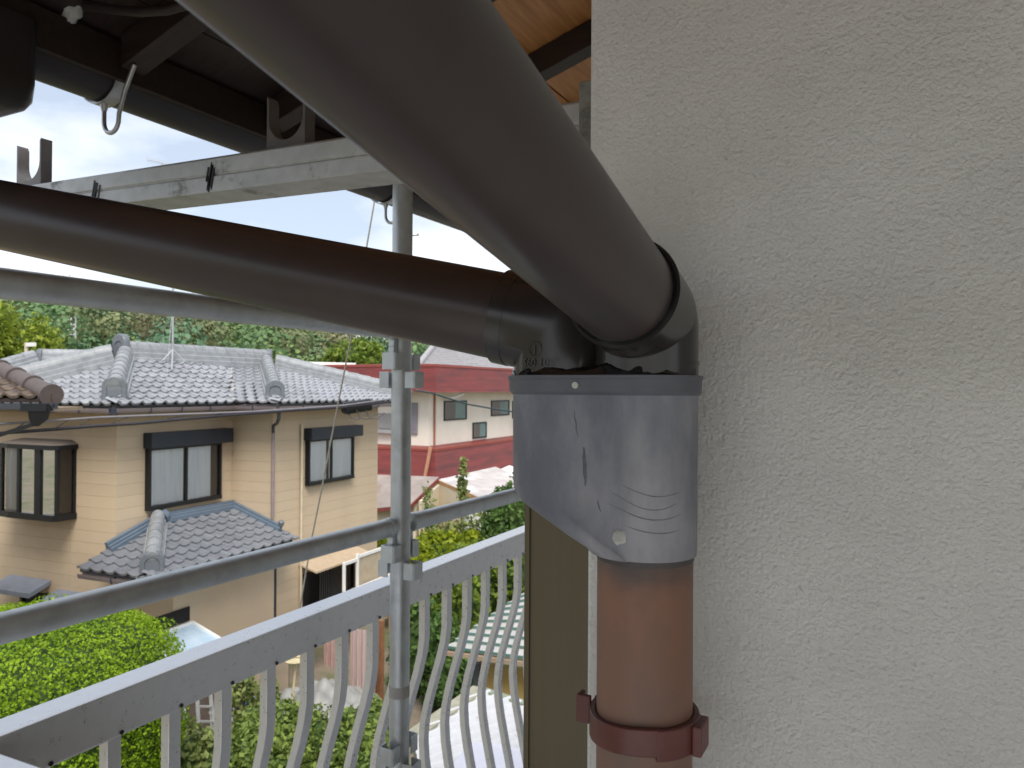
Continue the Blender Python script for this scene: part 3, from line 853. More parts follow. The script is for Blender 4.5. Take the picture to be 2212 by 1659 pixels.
# --- roof planes
EZ, RZ2 = 5.86, 6.72
E = {'K': (.6, -.6), 'I': (.6, 2.46), 'Q': (1.73, 2.46), 'R': (1.73, 7.9), 'E1': (-1.4, 1.4), 'E2': (-1.05, 5.4), 'V': (-1.16, 4.27), 'L': (-3.4, -.6), 'RB': (-3.8, 7.9)}
def pt(k, z): return L_(E[k][0], E[k][1], z)
def tile_mesh(mname, wt, lt, m, amp=1.):
    prof = [(0, .020), (.08, .040), (.17, .046), (.27, .036), (.38, .014), (.52, .002), (.68, 0), (.85, .006), (1.0, .020)]
    vs, fs = [], []
    n = len(prof)
    for (s, lift) in ((-.012, .048), (lt*1.12, .004)):
        for (e, h) in prof: vs.append((e*wt*1.03, s, h*amp + lift))
    for (e, h) in prof: vs.append((e*wt*1.03, -.012, h*amp + .008))
    for j in range(n-1):
        fs.append((j, j+1, n+j+1, n+j)); fs.append((2*n+j, 2*n+j+1, j+1, j))
    return MB().add(vs, fs).mesh(mname, m, True, 50)
tile_list = []                              # (distance, parent, matrix, mesh key)
TM = {'hi': tile_mesh('roof_tile', .268, .235, M['tile'], 1.2), 'lo': tile_mesh('roof_tile_low', .30, .25, M['tile_low'], 1.2)}
TW = {'hi': (.268, .235), 'lo': (.30, .25)}
EYE_L = KM.inverted() @ V3((0, 0, EYE))
def inside(p, poly):
    c = False; n = len(poly)
    for i in range(n):
        (x0, y0), (x1, y1) = poly[i], poly[i-1]
        if (y0 > p[1]) != (y1 > p[1]) and p[0] < (x1-x0)*(p[1]-y0)/(y1-y0) + x0: c = not c
    return c
def roof_plane(pts, e0, e1, key, tiles=True, under=True, m_under=None, margin=0.):
    """pts polygon (local), e0->e1 the eave so that up-slope is to its left"""
    pts = [V3(p) for p in pts]; e0, e1 = V3(e0), V3(e1)
    e = (e1-e0).normalized()
    far = max(pts, key=lambda p: p.z)
    s = (far-e0) - e*((far-e0).dot(e)); s.normalize()
    n = e.cross(s).normalized()
    if n.z < 0: n = -n
    pr = MB().poly([p for p in pts], .05, n).build('roof_slope', m_under or M['under'], hs, local=True)
    if not tiles: return pr
    P2 = [((p-e0).dot(e), (p-e0).dot(s)) for p in pts]
    wt, lt = TW[key]
    x0, x1 = min(p[0] for p in P2), max(p[0] for p in P2); ymax = max(p[1] for p in P2)
    i = 0
    while i*lt < ymax:
        j = 0
        while x0 + j*wt < x1:
            c = (x0 + (j+.5)*wt, (i+.45)*lt)
            if inside(c, P2):
                o = e0 + e*(x0 + j*wt) + s*(i*lt - .03) + n*.002
                m = Matrix(((e.x, s.x, n.x, o.x), (e.y, s.y, n.y, o.y), (e.z, s.z, n.z, o.z), (0,0,0,1)))
                tile_list.append(((o - EYE_L).length, pr, m, key))
            j += 1
        i += 1
    return pr
K, I_, Q, R_, E1, E2, Vv, Lc = (pt('K', EZ), pt('I', EZ), pt('Q', EZ), pt('R', EZ), pt('E1', RZ2), pt('E2', RZ2), pt('V', RZ2), pt('L', EZ))
roof_plane([K, I_, Vv, E1], K, I_, 'hi')
def roof_patch(p0, p1, p2, p3, key, nc, nr):
    """skewed patch, eave p0-p1, top p3-p2"""
    n0 = (p1-p0).cross(p3-p0).normalized(); n0 = n0 if n0.z > 0 else -n0
    dn_ = n0*.06
    pr = MB().add([p0-dn_, p1-dn_, p2-dn_, p3-dn_], [(0,1,2), (0,2,3)]).build('roof_slope', M['under'], hs, local=True)
    wt, lt = TW[key]
    for i in range(nr):
        for j in range(nc):
            u, v = j/nc, i/nr
            B = lambda u, v: lerp(lerp(p0, p1, u), lerp(p3, p2, u), v)
            o = B(u, v); e = (B(u + 1/nc, v) - o)/wt; s = (B(u, v + 1/nr) - o)/lt
            n = e.cross(s).normalized(); n = n if n.z > 0 else -n
            o = o - s*.03
            m = Matrix(((e.x, s.x, n.x, o.x), (e.y, s.y, n.y, o.y), (e.z, s.z, n.z, o.z), (0,0,0,1)))
            tile_list.append(((o - EYE_L).length, pr, m, key))
roof_patch(I_, Q, E2, Vv, 'hi', 4, 11)
roof_plane([Q, R_, E2], Q, R_, 'hi')
roof_plane([Lc, K, E1], Lc, K, 'hi')
# slopes behind: rear of the main ridge and a second, lower ridge to the left
def to_local(w_): return KM.inverted() @ w_
E3 = to_local(at(84, 792, 19.2)); E4 = to_local(at(252, 788, 19.6)); E5 = to_local(at(-110, 838, 17.2))
E3.z = E4.z = 6.72; E5.z = 6.05
Lb = L_(-6.2, -.6, EZ)
hb(MB().add([Lc, E1, E4, E3, E5, Lb], [(0,1,2,3), (0,3,4), (0,4,5)]), 'rear_slope', M['tile'])
RB = pt('RB', EZ)
roof_plane([E1, E2, L_(-4.2, 7.2, 5.9), L_(-4.6, 3.0, 5.9)], L_(-4.2, 7.2, 5.9), L_(-4.6, 3.0, 5.9), 'hi', tiles=False)
roof_plane([R_, RB, E2], R_, RB, 'hi', tiles=False)

def ridge(p0, p1, w=.30, h=.34, cap=True, segs=.30, name='ridge', cr=.105):
    """courses of flat tiles with a row of half-round tiles on top"""
    p0, p1 = V3(p0), V3(p1)
    m_ = MB()
    for k in range(3):
        ww = w*(1 - .17*k); zz = h*(.0 + .24*k)
        m_.sweep([(-ww/2, zz - .03), (ww/2, zz - .03), (ww/2, zz + h*.20), (ww/2 - .02, zz + h*.235), (-ww/2 + .02, zz + h*.235), (-ww/2, zz + h*.20)], p0, p1)
    o = hb(m_, name, M['ridge'])
    Ln = (p1-p0).length; n = max(1, int(Ln/segs)); d = (p1-p0)/n
    for i in range(n):
        a = p0 + d*i; b = a + d*1.04
        prof0 = [(cr*math.cos(t), cr*math.sin(t)) for t in [math.pi*j/8 for j in range(9)]]
        mm = MB(); y = d.normalized(); x = y.cross(V3((0,0,1))).normalized(); z = x.cross(y)
        q = []
        for (pp, sc) in ((a, 1.0), (b, .9)):
            q += [pp + x*(c[0]*sc) + z*(h*.68 + c[1]*sc*1.15) for c in prof0]
        mm.add(q, [(j, j+1, 9+j+1, 9+j) for j in range(8)] + [tuple(range(9)), tuple(range(9, 18))])
        hb(mm, 'ridge_tile', M['ridge'], o, smooth=True, auto=60)
    return o
def arch(wd, ht, n=10):
    r = wd/2
    return [(-r, 0)] + [(r*math.cos(math.pi - math.pi*i/n), ht - r*.8 + r*.8*math.sin(math.pi*i/n)) for i in range(n+1)] + [(r, 0)]
def oni(p, dirv, wd=.36, ht=.42):
    """ridge-end tile: arched slab with a recessed arch"""
    p = V3(p); y = V3(dirv); y.z = 0; y.normalize(); x = y.cross(V3((0,0,1))).normalized(); z = V3((0,0,1))
    def ring(w_, h_, off, z0=0): return [p + x*a + z*(b + z0) + y*off for a, b in arch(w_, h_)]
    o = hb(MB().loft([ring(wd, ht, -.10), ring(wd, ht, .0), ring(wd*.93, ht*.95, .03), ring(wd*.62, ht*.72, .03), ring(wd*.58, ht*.68, .008)]), 'ridge_end', M['tile_dark'], smooth=True, auto=35)
    hb(MB().box((-.22*wd/.36, -.02, -.055), (.22*wd/.36, .10, -.002), Matrix(((x.x, y.x, 0, p.x), (x.y, y.y, 0, p.y), (0, 0, 1, p.z), (0,0,0,1)))), 'ridge_end_foot', M['ridge'], o)
    return o
ridge(E1 + V3((0, -.12, 0)), E2 + V3((0, .1, 0)), w=.40, h=.46, cr=.13)
oni(E1 + V3((.0, -.16, .05)), (-.1, -1, 0), .42, .55)
oni(E2 + V3((.06, .12, .02)), (.8, .6, 0), .36, .46)
ridge(lerp(K, E1, .13), lerp(K, E1, .95), w=.44, h=.36, cr=.15); oni(lerp(K, E1, .115) + V3((0, 0, -.03)), K - E1, .42, .46)
ridge(lerp(Q, E2, .13), lerp(Q, E2, .93), w=.42, h=.34, cr=.145); oni(lerp(Q, E2, .115) + V3((0, 0, -.03)), Q - E2, .40, .43)
ridge(lerp(R_, E2, .06), lerp(R_, E2, .95), w=.40, h=.36, cr=.14)
ridge(lerp(Lc, E1, .02), lerp(Lc, E1, .94), w=.44, h=.44, cr=.14)
ridge(E3, E4, w=.34, h=.42); ridge(lerp(E5, E3, .0), lerp(E5, E3, .97), w=.36, h=.42); oni(E3 + V3((0, 0, 0)), E3 - E4, .34, .4)
# valley flashing
hb(MB().sweep([(-.06, .02), (.06, .02), (.06, .05), (-.06, .05)], lerp(I_, Vv, .02), lerp(I_, Vv, .98)), 'valley_flashing', mat('valley_sheet', (.42, .41, .38), .6, vary=.2))
# soffit boards and eaves gutters
def soffit(p0, p1, inn):
    p0, p1, inn = V3(p0), V3(p1), V3(inn)
    hb(MB().poly([p0 + V3((0,0,-.10)), p1 + V3((0,0,-.10)), p1 + inn + V3((0,0,-.06)), p0 + inn + V3((0,0,-.06))], .02, V3((0,0,1))), 'eave_soffit', M['soff'])
    hb(MB().bar(p0 + V3((0,0,-.085)) + inn*.05, p1 + V3((0,0,-.085)) + inn*.05, .02, .13), 'fascia', M['gutter_far'])
    g0, g1 = p0 + V3((0,0,-.06)) - inn.normalized()*.05, p1 + V3((0,0,-.06)) - inn.normalized()*.05
    g = hb(MB().sweep([(-.055, .0), (-.05, -.05), (-.035, -.085), (.035, -.085), (.05, -.05), (.055, 0), (.045, 0), (.03, -.07), (-.03, -.07), (-.045, 0)], g0, g1), 'gutter', M['gutter_far'], smooth=True, auto=40)
    nb = max(2, int((g1-g0).length/.7))
    for i in range(1, nb):
        c = lerp(g0, g1, i/nb)
        d = (g1-g0).normalized()
        hb(MB().bar(c - d*.012, c + d*.012, .124, .1).add([], []), 'gutter_bracket', M['gutter_dark'], g)
        g.children[-1].location.z = -.045
soffit(L_(.55, -.55, EZ), L_(.55, 2.46, EZ), (-.55, 0, 0))
soffit(L_(.6, 2.51, EZ), L_(1.68, 2.51, EZ), (0, .55, 0))
soffit(L_(1.68, 2.51, EZ), L_(1.68, 7.85, EZ), (-.55, 0, 0))
soffit(L_(-7.6, -.55, EZ), L_(.55, -.55, EZ), (0, .55, 0))
hb(MB().box((.50, -.62, EZ - .17), (.64, -.50, EZ - .04)), 'gutter_corner', M['gutter_dark'], bevel=.01)

# --- lower hipped roof over the entrance
LZ0, LZ1 = 2.90, 3.46
c_fl, c_bl, c_fr = L_(1.75, -.77, LZ0), L_(.02, -.77, LZ0), L_(1.75, 3.0, LZ0)
c_t0, c_t1 = L_(.02, .98, LZ1), L_(.02, A1 - .02, LZ1)
s_at = lambda b: LZ0 + (LZ1-LZ0)*(1.75-b)/1.73
roof_plane([c_fl, c_fr, L_(B1 + .02, 3.02, s_at(B1)), c_t1, c_t0], c_fl, c_fr, 'lo')
roof_plane([c_bl, c_fl, c_t0], c_bl, c_fl, 'lo')
ridge(lerp(c_fl, c_t0, .12), lerp(c_fl, c_t0, .93), w=.36, h=.30, cr=.14); oni(lerp(c_fl, c_t0, .105) + V3((0,0,-.03)), c_fl - c_t0, .40, .40)
hb(MB().tube([lerp(c_fl, c_t0, .05) + V3((0,0,.03)), lerp(c_fl, c_t0, .0) + V3((0,0,.02))], [.08, .06], 12), 'corner_tile', M['tile_low'], smooth=True)
# blue-grey flashing where it meets the walls
def flash(p0, p1, out):
    o = hb(MB().sweep([(-.005, -.03), (.15, -.03), (.15, .07), (.12, .07), (.12, .12), (.08, .12), (.08, .18), (-.005, .18)] if out > 0 else [(.005, -.03), (-.10, -.03), (-.10, .05), (-.08, .05), (-.08, .10), (-.05, .10), (-.05, .15), (.005, .15)], p0, p1), 'wall_flashing', M['flash'], bevel=.008)
flash(c_t0 + V3((.0, -.05, .02)), c_t1 + V3((.0, .0, .02)), 1)
flash(lerp(c_bl, c_t0, .32) + V3((0, 0, .04)), lerp(c_bl, c_t0, 1.0) + V3((0, 0, .03)), 1)
flash(L_(.06, A1 - .005, LZ1 + .0), L_(B1 + .25, A1 - .005, s_at(B1 + .25)), 1)
hb(MB().tube([c_t0 + V3((.05, .0, .10)), c_t0 + V3((.02, .12, .16))], [.16, .15], 14), 'hip_cap', M['flash'], smooth=True)
hb(MB().tube([L_(1.42, 3.02, LZ0 + .28), L_(1.42, 3.02, LZ0 + .36), L_(1.44, 3.02, LZ0 + .40)], [.05, .07, .03], 10), 'end_ornament', M['tile_dark'], smooth=True)
for (p0, p1, inn) in ((L_(1.72, -.72, LZ0), L_(1.72, 3.0, LZ0), (-.5, 0, 0)), (L_(.05, -.74, LZ0), L_(1.72, -.74, LZ0), (0, .5, 0))): soffit(p0, p1, inn)
# entrance block under the lower roof
hb(MB().box((.001, .25, 0), (1.2, A1 + .01, LZ0 - .03)), 'porch_wall', M['siding'])

# place the tiles: the 300 nearest are pieces of their own, the rest stay one mass
tile_list.sort(key=lambda t: t[0])
for (d, pr, m, key) in tile_list[:300]:
    jit = Matrix.Translation((rnd.uniform(-.003, .003), rnd.uniform(-.004, .004), rnd.uniform(-.002, .003))) @ Matrix.Rotation(rnd.uniform(-.008, .008), 4, 'Z')
    inst(TM[key], 'roof_tile', pr, m @ jit)
rest = MB()
for (d, pr, m, key) in tile_list[300:]:
    me = TM[key]
    rest.add([m @ v.co for v in me.vertices], [tuple(p.vertices) for p in me.polygons])
if rest.v: tag(hb(rest, 'far_roof_tiles', M['tile'], smooth=True, auto=50), kind='stuff')

# --- windows
def curtain_mesh(p0, p1, z0, z1, nrm, folds=9, amp=.025):
    p0, p1, nrm = V3(p0), V3(p1), V3(nrm); m_ = MB(); n = folds*6; vs, fs = [], []
    for i in range(n+1):
        t = i/n; q = p0 + (p1-p0)*t + nrm*(amp*math.sin(t*folds*2*math.pi + 1.3*math.sin(t*9)))
        vs += [(q.x, q.y, z0), (q.x, q.y, z1)]
    for i in range(n): fs.append((2*i, 2*i+2, 2*i+3, 2*i+1))
    return m_.add(vs, fs)
def sash_window(p0, p1, z0, z1, nrm, name='window', box=True, curtain=((.04, .96),), fr=.055, m_frame='frame', mid=True, dark=True, parent=hs, box_h=.30):
    """sliding window standing proud of the wall: frame, two sashes, panes, curtain, roller-shutter box"""
    p0, p1, nrm = V3(p0), V3(p1), V3(nrm); d = (p1-p0).normalized(); W = (p1-p0).length
    def Bx(a0, a1, zz0, zz1, o0, o1):
        q = [p0 + d*a0 + nrm*o0, p0 + d*a1 + nrm*o0, p0 + d*a1 + nrm*o1, p0 + d*a0 + nrm*o1]
        return ([(x.x, x.y, zz0) for x in q] + [(x.x, x.y, zz1) for x in q], [(0,1,2,3), (7,6,5,4), (0,4,5,1), (1,5,6,2), (2,6,7,3), (3,7,4,0)])
    win = MB().add(*Bx(0, W, z0, z0 + fr*1.5, .002, .13)).add(*Bx(0, W, z1 - fr, z1, .002, .12)).add(*Bx(0, fr, z0 + fr*1.5, z1 - fr, .002, .119)).add(*Bx(W - fr, W, z0 + fr*1.5, z1 - fr, .002, .119))
    wo = hb(win, name, M[m_frame], parent)
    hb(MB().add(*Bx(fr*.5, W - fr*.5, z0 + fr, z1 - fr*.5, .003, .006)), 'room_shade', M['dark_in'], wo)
    if mid:
        hb(MB().add(*Bx(W*.5 - .03, W*.5 + .03, z0 + fr*1.5, z1 - fr, .060, .098)), 'mullion', M[m_frame], wo)
    for (a, b) in (((fr, W*.5 - .03), (W*.5 + .03, W - fr)) if mid else ((fr, W - fr),)):
        q0, q1 = p0 + d*(a + .002) + nrm*.08, p0 + d*(b - .002) + nrm*.08
        hb(MB().add([(q0.x, q0.y, z0 + fr*1.5), (q1.x, q1.y, z0 + fr*1.5), (q1.x, q1.y, z1 - fr), (q0.x, q0.y, z1 - fr)], [(0,1,2,3)]), 'pane', M['glass'], wo)
    for (a, b) in curtain:
        hb(curtain_mesh(p0 + d*(W*a) + nrm*.042, p0 + d*(W*b) + nrm*.042, z0 + fr*1.6, z1 - fr*1.05, nrm, max(3, int(7*(b-a)))), 'curtain', M['curtain'], wo, smooth=True, auto=89)
    if box:
        hb(MB().add(*Bx(-.05, W + .22, z1 - .01, z1 + box_h, .002, .24)).add([], []), 'shutter_box', M['shutter'], wo, bevel=.012)
    return wo
sash_window((0, .66, 0), (0, 2.62, 0), 3.75, 4.99, (1, 0, 0), curtain=((.03, .47), (.52, .86)))
sash_window((B1, 4.20, 0), (B1, 6.05, 0), 3.90, 4.98, (1, 0, 0), curtain=((.04, .40), (.47, .97)), box_h=.27)
# barred window with a canopy on the ground floor
bw = sash_window((B1, 4.15, 0), (B1, 6.1, 0), .75, 1.85, (1, 0, 0), curtain=(), box=False)
for k in range(14):
    hb(MB().tube([(B1 + .2, 4.55 + .085*k, .80), (B1 + .2, 4.55 + .085*k, 1.82)], .011, 8), 'window_bar', mat('grille', (.16, .16, .17), .4, metal=.6) if k == 0 else bpy.data.materials['grille'], bw)
hb(MB().poly([L_(B1, 4.0, 2.12), L_(B1, 6.3, 2.12), L_(B1 + .5, 6.3, 1.98), L_(B1 + .5, 4.0, 1.98)], .04, V3((0,0,1))), 'canopy', mat('tan_canopy', (.46, .36, .25), .6, vary=.1), bw)

# bay window on the left wall
by = thing_b = MB()
b0, b1, bd = -2.66, -1.10, .42
zb0, zb1 = 3.72, 4.98
bay = hb(MB().poly([L_(b0 - .06, .0, zb0 - .1), L_(b0 - .06, -bd*.95, zb0 - .1), L_(b0 + .3, -bd - .04, zb0 - .1), L_(b1 - .02, -bd - .04, zb0 - .1), L_(b1 + .06, -bd*.95, zb0 - .1), L_(b1 + .06, 0, zb0 - .1)], .12, V3((0,0,-1))), 'bay_window', M['frame'])
hb(MB().poly([L_(b0 - .08, .0, zb1), L_(b0 - .08, -bd*.97, zb1), L_(b0 + .3, -bd - .07, zb1), L_(b1 - .02, -bd - .07, zb1), L_(b1 + .08, -bd*.97, zb1), L_(b1 + .08, 0, zb1)], .09, V3((0,0,-1))), 'bay_head', M['frame'], bay)
r0 = [L_(b0 - .08, .0, zb1 + .09), L_(b0 - .08, -bd*.97, zb1 + .09), L_(b0 + .3, -bd - .07, zb1 + .09), L_(b1 - .1, -bd - .07, zb1 + .09), L_(b1 + .08, -bd*.97, zb1 + .09), L_(b1 + .08, 0, zb1 + .09)]
r1 = [L_(b0 + .1, .0, zb1 + .17), L_(b0 + .1, -.06, zb1 + .17), L_(b0 + .35, -.1, zb1 + .17), L_(b1 - .2, -.1, zb1 + .17), L_(b1 - .1, -.06, zb1 + .17), L_(b1 - .1, 0, zb1 + .17)]
hb(MB().loft([r0, r1]), 'bay_roof', mat('bay_roof_metal', (.16, .14, .125), .5, vary=.15), bay, smooth=True, auto=50)
posts = [(b0, -.02), (b0, -bd*.9), (b0 + .56, -bd), (b0 + 1.10, -bd), (b1, -bd*.9), (b1, -.02)]
for i, (x, y) in enumerate(posts):
    tw = .035 if i != 3 else .08
    hb(MB().box((x - tw, y - .03, zb0), (x + tw, y + .03, zb1)), 'bay_post', M['frame'], bay)
for i in range(len(posts)-1):
    (xa, ya), (xb, yb) = posts[i], posts[i+1]
    hb(MB().add([(xa, ya, zb0), (xb, yb, zb0), (xb, yb, zb1), (xa, ya, zb1)], [(0,1,2,3)]), 'pane', M['glass'], bay)
hb(curtain_mesh((b0 + .05, -.33, 0), (b0 + .50, -.37, 0), zb0 + .05, zb1 - .02, (0, -1, 0), 3), 'curtain', M['curtain'], bay, smooth=True, auto=89)
hb(curtain_mesh((b0 + .60, -.37, 0), (b0 + .82, -.37, 0), zb0 + .50, zb1 - .02, (0, -1, 0), 3), 'curtain', M['curtain'], bay, smooth=True, auto=89)
hb(curtain_mesh((b0 + .88, -.37, 0), (b0 + 1.0, -.37, 0), zb0 + .36, zb1 - .02, (0, -1, 0), 2), 'curtain', M['curtain'], bay, smooth=True, auto=89)
hb(curtain_mesh((b1 - .56, -.37, 0), (b1 - .07, -.36, 0), zb0 + .28, zb1 - .02, (0, -1, 0), 4), 'curtain', M['curtain'], bay, smooth=True, auto=89)
hb(MB().box((b0 + .62, -.30, zb0), (b0 + .85, -.12, zb0 + .42)), 'chair_back', mat('room_brown', (.10, .06, .04), .7), bay)
hb(MB().box((b0 + .88, -.28, zb0), (b0 + 1.02, -.10, zb0 + .34)), 'red_box', mat('room_red', (.30, .05, .035), .7), bay)
hb(MB().tube([(b1 - .35, -.26, zb0), (b1 - .35, -.26, zb0 + .1), (b1 - .35, -.26, zb0 + .22)], [.07, .07, .05], 12), 'pot', mat('pale_pot', (.5, .55, .52), .5), bay, smooth=True)
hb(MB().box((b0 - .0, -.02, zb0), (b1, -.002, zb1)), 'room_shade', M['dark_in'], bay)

# window hoods on the ground floor of the left wall, with dark openings under them
def hood(bx0, bx1, z, par_name='window_hood'):
    o = hb(MB().add([(bx0, .0, z + .16), (bx1, .0, z + .16), (bx1, -.45, z), (bx0, -.45, z), (bx0, 0, z + .06), (bx1, 0, z + .06), (bx1, -.45, z - .1), (bx0, -.45, z - .1)], [(0,1,2,3), (7,6,5,4), (0,4,5,1), (1,5,6,2), (2,6,7,3), (3,7,4,0)]), par_name, mat('hood_grey_blue', (.22, .25, .31), .4) if 'hood_grey_blue' not in bpy.data.materials else bpy.data.materials['hood_grey_blue'], bevel=.01)
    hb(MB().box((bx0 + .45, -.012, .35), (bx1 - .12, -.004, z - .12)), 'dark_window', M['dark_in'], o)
    hb(MB().box((bx0 + .38, -.06, .3), (bx0 + .45, .0, z - .1)), 'window_jamb', M['frame'], o)
    hb(MB().box((bx1 - .12, -.06, .3), (bx1 - .05, .0, z - .1)), 'window_jamb', M['frame'], o)
hood(-2.95, -1.75, 2.20)
hood(-1.55, -.45, 2.05)

# downpipes
hb(MB().tube([L_(1.66, 2.62, EZ - .15), L_(1.66, 2.62, EZ - .32), L_(1.42, 2.85, EZ - .44), L_(B1 + .05, 3.02, EZ - .5), L_(B1 + .05, 3.02, EZ - .66)], .036, 12), 'downpipe', M['gutter_dark'], smooth=True)
hb(MB().tube([L_(B1 + .05, 3.02, EZ - .66), L_(B1 + .05, 3.02, LZ0 + .45)], .038, 12), 'downpipe', M['mauve'], smooth=True)
hb(MB().tube([L_(B1 + .06, 3.10, LZ0 - .1), L_(B1 + .06, 3.10, .2)], .038, 12), 'downpipe', M['gutter_dark'], smooth=True)
hb(MB().tube([L_(B1 + .05, 4.02, EZ - .5), L_(B1 + .05, 4.02, .2)], .028, 12), 'cable_duct', mat('cream_duct', (.60, .52, .38), .6), smooth=True)

# ================================================================== NEAR BROWN ROOF AT THE LEFT EDGE
Zb = 10.5
br0 = at(116, 862, Zb)
nb_ = thing('brown_roof_house', 'neighbour house corner with brown weathered tiles and dark gutter at the left edge', 'house', (br0.x, br0.y, 0))
M['btile'] = mat('weathered_brown_tile', (.15, .11, .08), .65, vary=.25, scale=9, col2=(.07, .055, .05), mix=(.45, .65), rand=.12)
M['bridge'] = mat('brown_ridge', (.10, .078, .072), .6, vary=.15, scale=6, rand=.1)
eL, eR = at(-190, 866, Zb), at(112, 866, Zb); eL.z = eR.z = br0.z
ud = (eR - eL).normalized(); up_ = V3((-ud.y, ud.x, 0))
top = at(-60, 775, Zb + 1.9)
sdir = (top - eR); sdir = (sdir - ud*sdir.dot(ud)).normalized(); nd = ud.cross(sdir).normalized()
if nd.z < 0: nd = -nd
slope = MB().poly([eL, eR, top, top - ud*2.0], .05, nd).build('roof_slope', mat('brown_under', (.06, .045, .04), .8), nb_)
bt = tile_mesh('brown_tile', .22, .26, M['btile'], 1.1)
inv = ROOT_M[nb_.name].inverted()
hipd = (top - eR); hl = hipd.length
i = 0
while i < 8:
    j = 0
    while j < 11:
        o = eR - ud*(.22*(j+1)) + sdir*(.26*i)
        # keep left of the hip
        hx = (o + ud*.11 - eR); 
        lim = hipd.dot(ud)*((.26*(i+.5))/max(1e-6, hipd.dot(sdir)))
        if hx.dot(ud) < lim + .10:
            m = Matrix(((ud.x, sdir.x, nd.x, o.x), (ud.y, sdir.y, nd.y, o.y), (ud.z, sdir.z, nd.z, o.z), (0,0,0,1)))
            inst(bt, 'roof_tile', slope, inv @ m)
        j += 1
    i += 1
h0, h1 = eR + V3((0, 0, .05)), top + V3((0, 0, .05))
ns = 5
for k in range(ns):
    a = h0 + (h1-h0)*(k/ns); b = h0 + (h1-h0)*((k+1)/ns + .02)
    MB().tube([a, a + (b-a)*.12, a + (b-a)*.14, b], [.155, .155, .135, .125], 16).build('hip_tile', M['bridge'], nb_, smooth=True)
gl_, gr_ = eL + V3((0,0,-.10)) - up_*.05, at(119, 876, Zb - .05)
MB().sweep([(-.07, .03), (-.065, -.05), (.065, -.05), (.07, .03), (.05, .03), (.05, -.03), (-.05, -.03), (-.05, .03)], gl_, gr_).build('gutter', mat('navy_gutter', (.045, .05, .062), .45), nb_)
MB().bar(at(52, 880, Zb-.1) , at(108, 880, Zb-.1), .16, .1).build('gutter_bracket', M['frame'], nb_)
MB().loft([[tuple(at(x, y, Zb - d)) for (x, d) in ((58, .18), (112, .18), (112, .0), (58, .0))] for y in (876,)] + [[tuple(at(x, y, Zb - d)) for (x, d) in ((62, .15), (104, .15), (104, .02), (62, .02))] for y in (905,)] + [[tuple(at(x, y, Zb - d)) for (x, d) in ((70, .13), (84, .13), (84, .03), (70, .03))] for y in (921,)]).build('rain_hopper', M['frame'], nb_)
MB().bar(at(78, 915, Zb-.1), at(-40, 952, Zb-.1), .05, .05).build('drain_arm', M['frame'], nb_)
MB().poly([eL + V3((0,0,-.13)), eR + V3((0,0,-.13)) - ud*.25, eR + V3((0,0,-.13)) - ud*.25 + up_*1.2, eL + V3((0,0,-.13)) + up_*1.2], .05, V3((0,0,1))).build('eave_soffit', M['soff'], nb_)
wl_p = eL - ud*3.0 + up_*1.0
MB().box((0, 0, 0), (2.2, 2.0, br0.z - .2), Matrix.Translation((wl_p.x, wl_p.y, 0)) @ Matrix.Rotation(math.atan2(ud.y, ud.x), 4, 'Z')).build('wall', M['siding'], nb_)

# ================================================================== WHITE AND RED BUILDING
M['rw'] = mat('cream_render', (.78, .73, .63), .8, vary=.06, scale=.6)
M['red'] = mat('red_metal_siding', (.215, .038, .033), .5, vary=.16, scale=2.2, col2=(.13, .032, .030), mix=(.45, .65), stretch=(.3, .3, 3))
M['red_cap'] = mat('red_cap_trim', (.27, .055, .04), .45, vary=.1)
M['slate'] = mat('pale_grey_roof', (.34, .33, .34), .6, vary=.15, scale=3)
TH2 = R(2.5)
rc = ground(926, 38)
rb = thing('red_band_building', 'cream building with deep red metal bands behind the scaffold post', 'building', (rc.x, rc.y, 0), TH2)
def rbk(mb, name, m, parent=rb, **k): return mb.build(name, m, parent, local=True, **k)
rbk(MB().box((-14, 0, 0), (0, 16, 7.0)), 'wall', M['rw'])
def band(z0, z1, over, flare):
    m_ = MB(); n = 12; h = (z1-z0)/n
    o = over
    for k in range(n):
        q0 = o - flare*(k/n); q1 = o - flare*((k+.9)/n) - .015
        a, b = z0 + h*k, z0 + h*(k+1)
        # right face (x = q) and front face (y = -q)
        m_.add([(q0, -q0, a), (q0, 17, a), (q1, 17, b), (q1, -q1, b)], [(0,1,2,3)])
        m_.add([(-15, -q0, a), (q0, -q0, a), (q1, -q1, b), (-15, -q1, b)], [(0,1,2,3)])
        m_.add([(q1, -q1, b), (q1, 17, b), (q1+.014, 17, b), (q1+.014, -q1-.014, b)], [(0,1,2,3)])
    bd_ = rbk(m_, 'red_band', M['red'])
    rbk(MB().add([(o, -o, z0), (o, 17, z0), (.05, 17, z0+.02), (.05, -.05, z0+.02)], [(0,1,2,3)]).add([(-15, -o, z0), (o, -o, z0), (.05, -.05, z0+.02), (-15, -.05, z0+.02)], [(0,1,2,3)]), 'band_underside', M['soff'], bd_)
    t = o - flare
    rbk(MB().box((t - .15, -t - .03, z1 - .02), (t + .03, 17, z1 + .1)).box((-15, -t - .03, z1 - .019), (t - .15, -t + .15, z1 + .099)), 'band_cap', M['red_cap'], bd_)
    rbk(MB().add([(t, -t, z1), (t, 17, z1), (.03, 17, z1 + .15), (.03, -.03, z1 + .15)], [(0,1,2,3)]).add([(-15, -t, z1), (t, -t, z1), (.03, -.03, z1 + .15), (-15, -.03, z1 + .15)], [(0,1,2,3)]), 'band_top', M['red'], bd_)
band(6.02, 7.26, 1.1, .12)
band(1.72, 3.22, 1.15, .25)
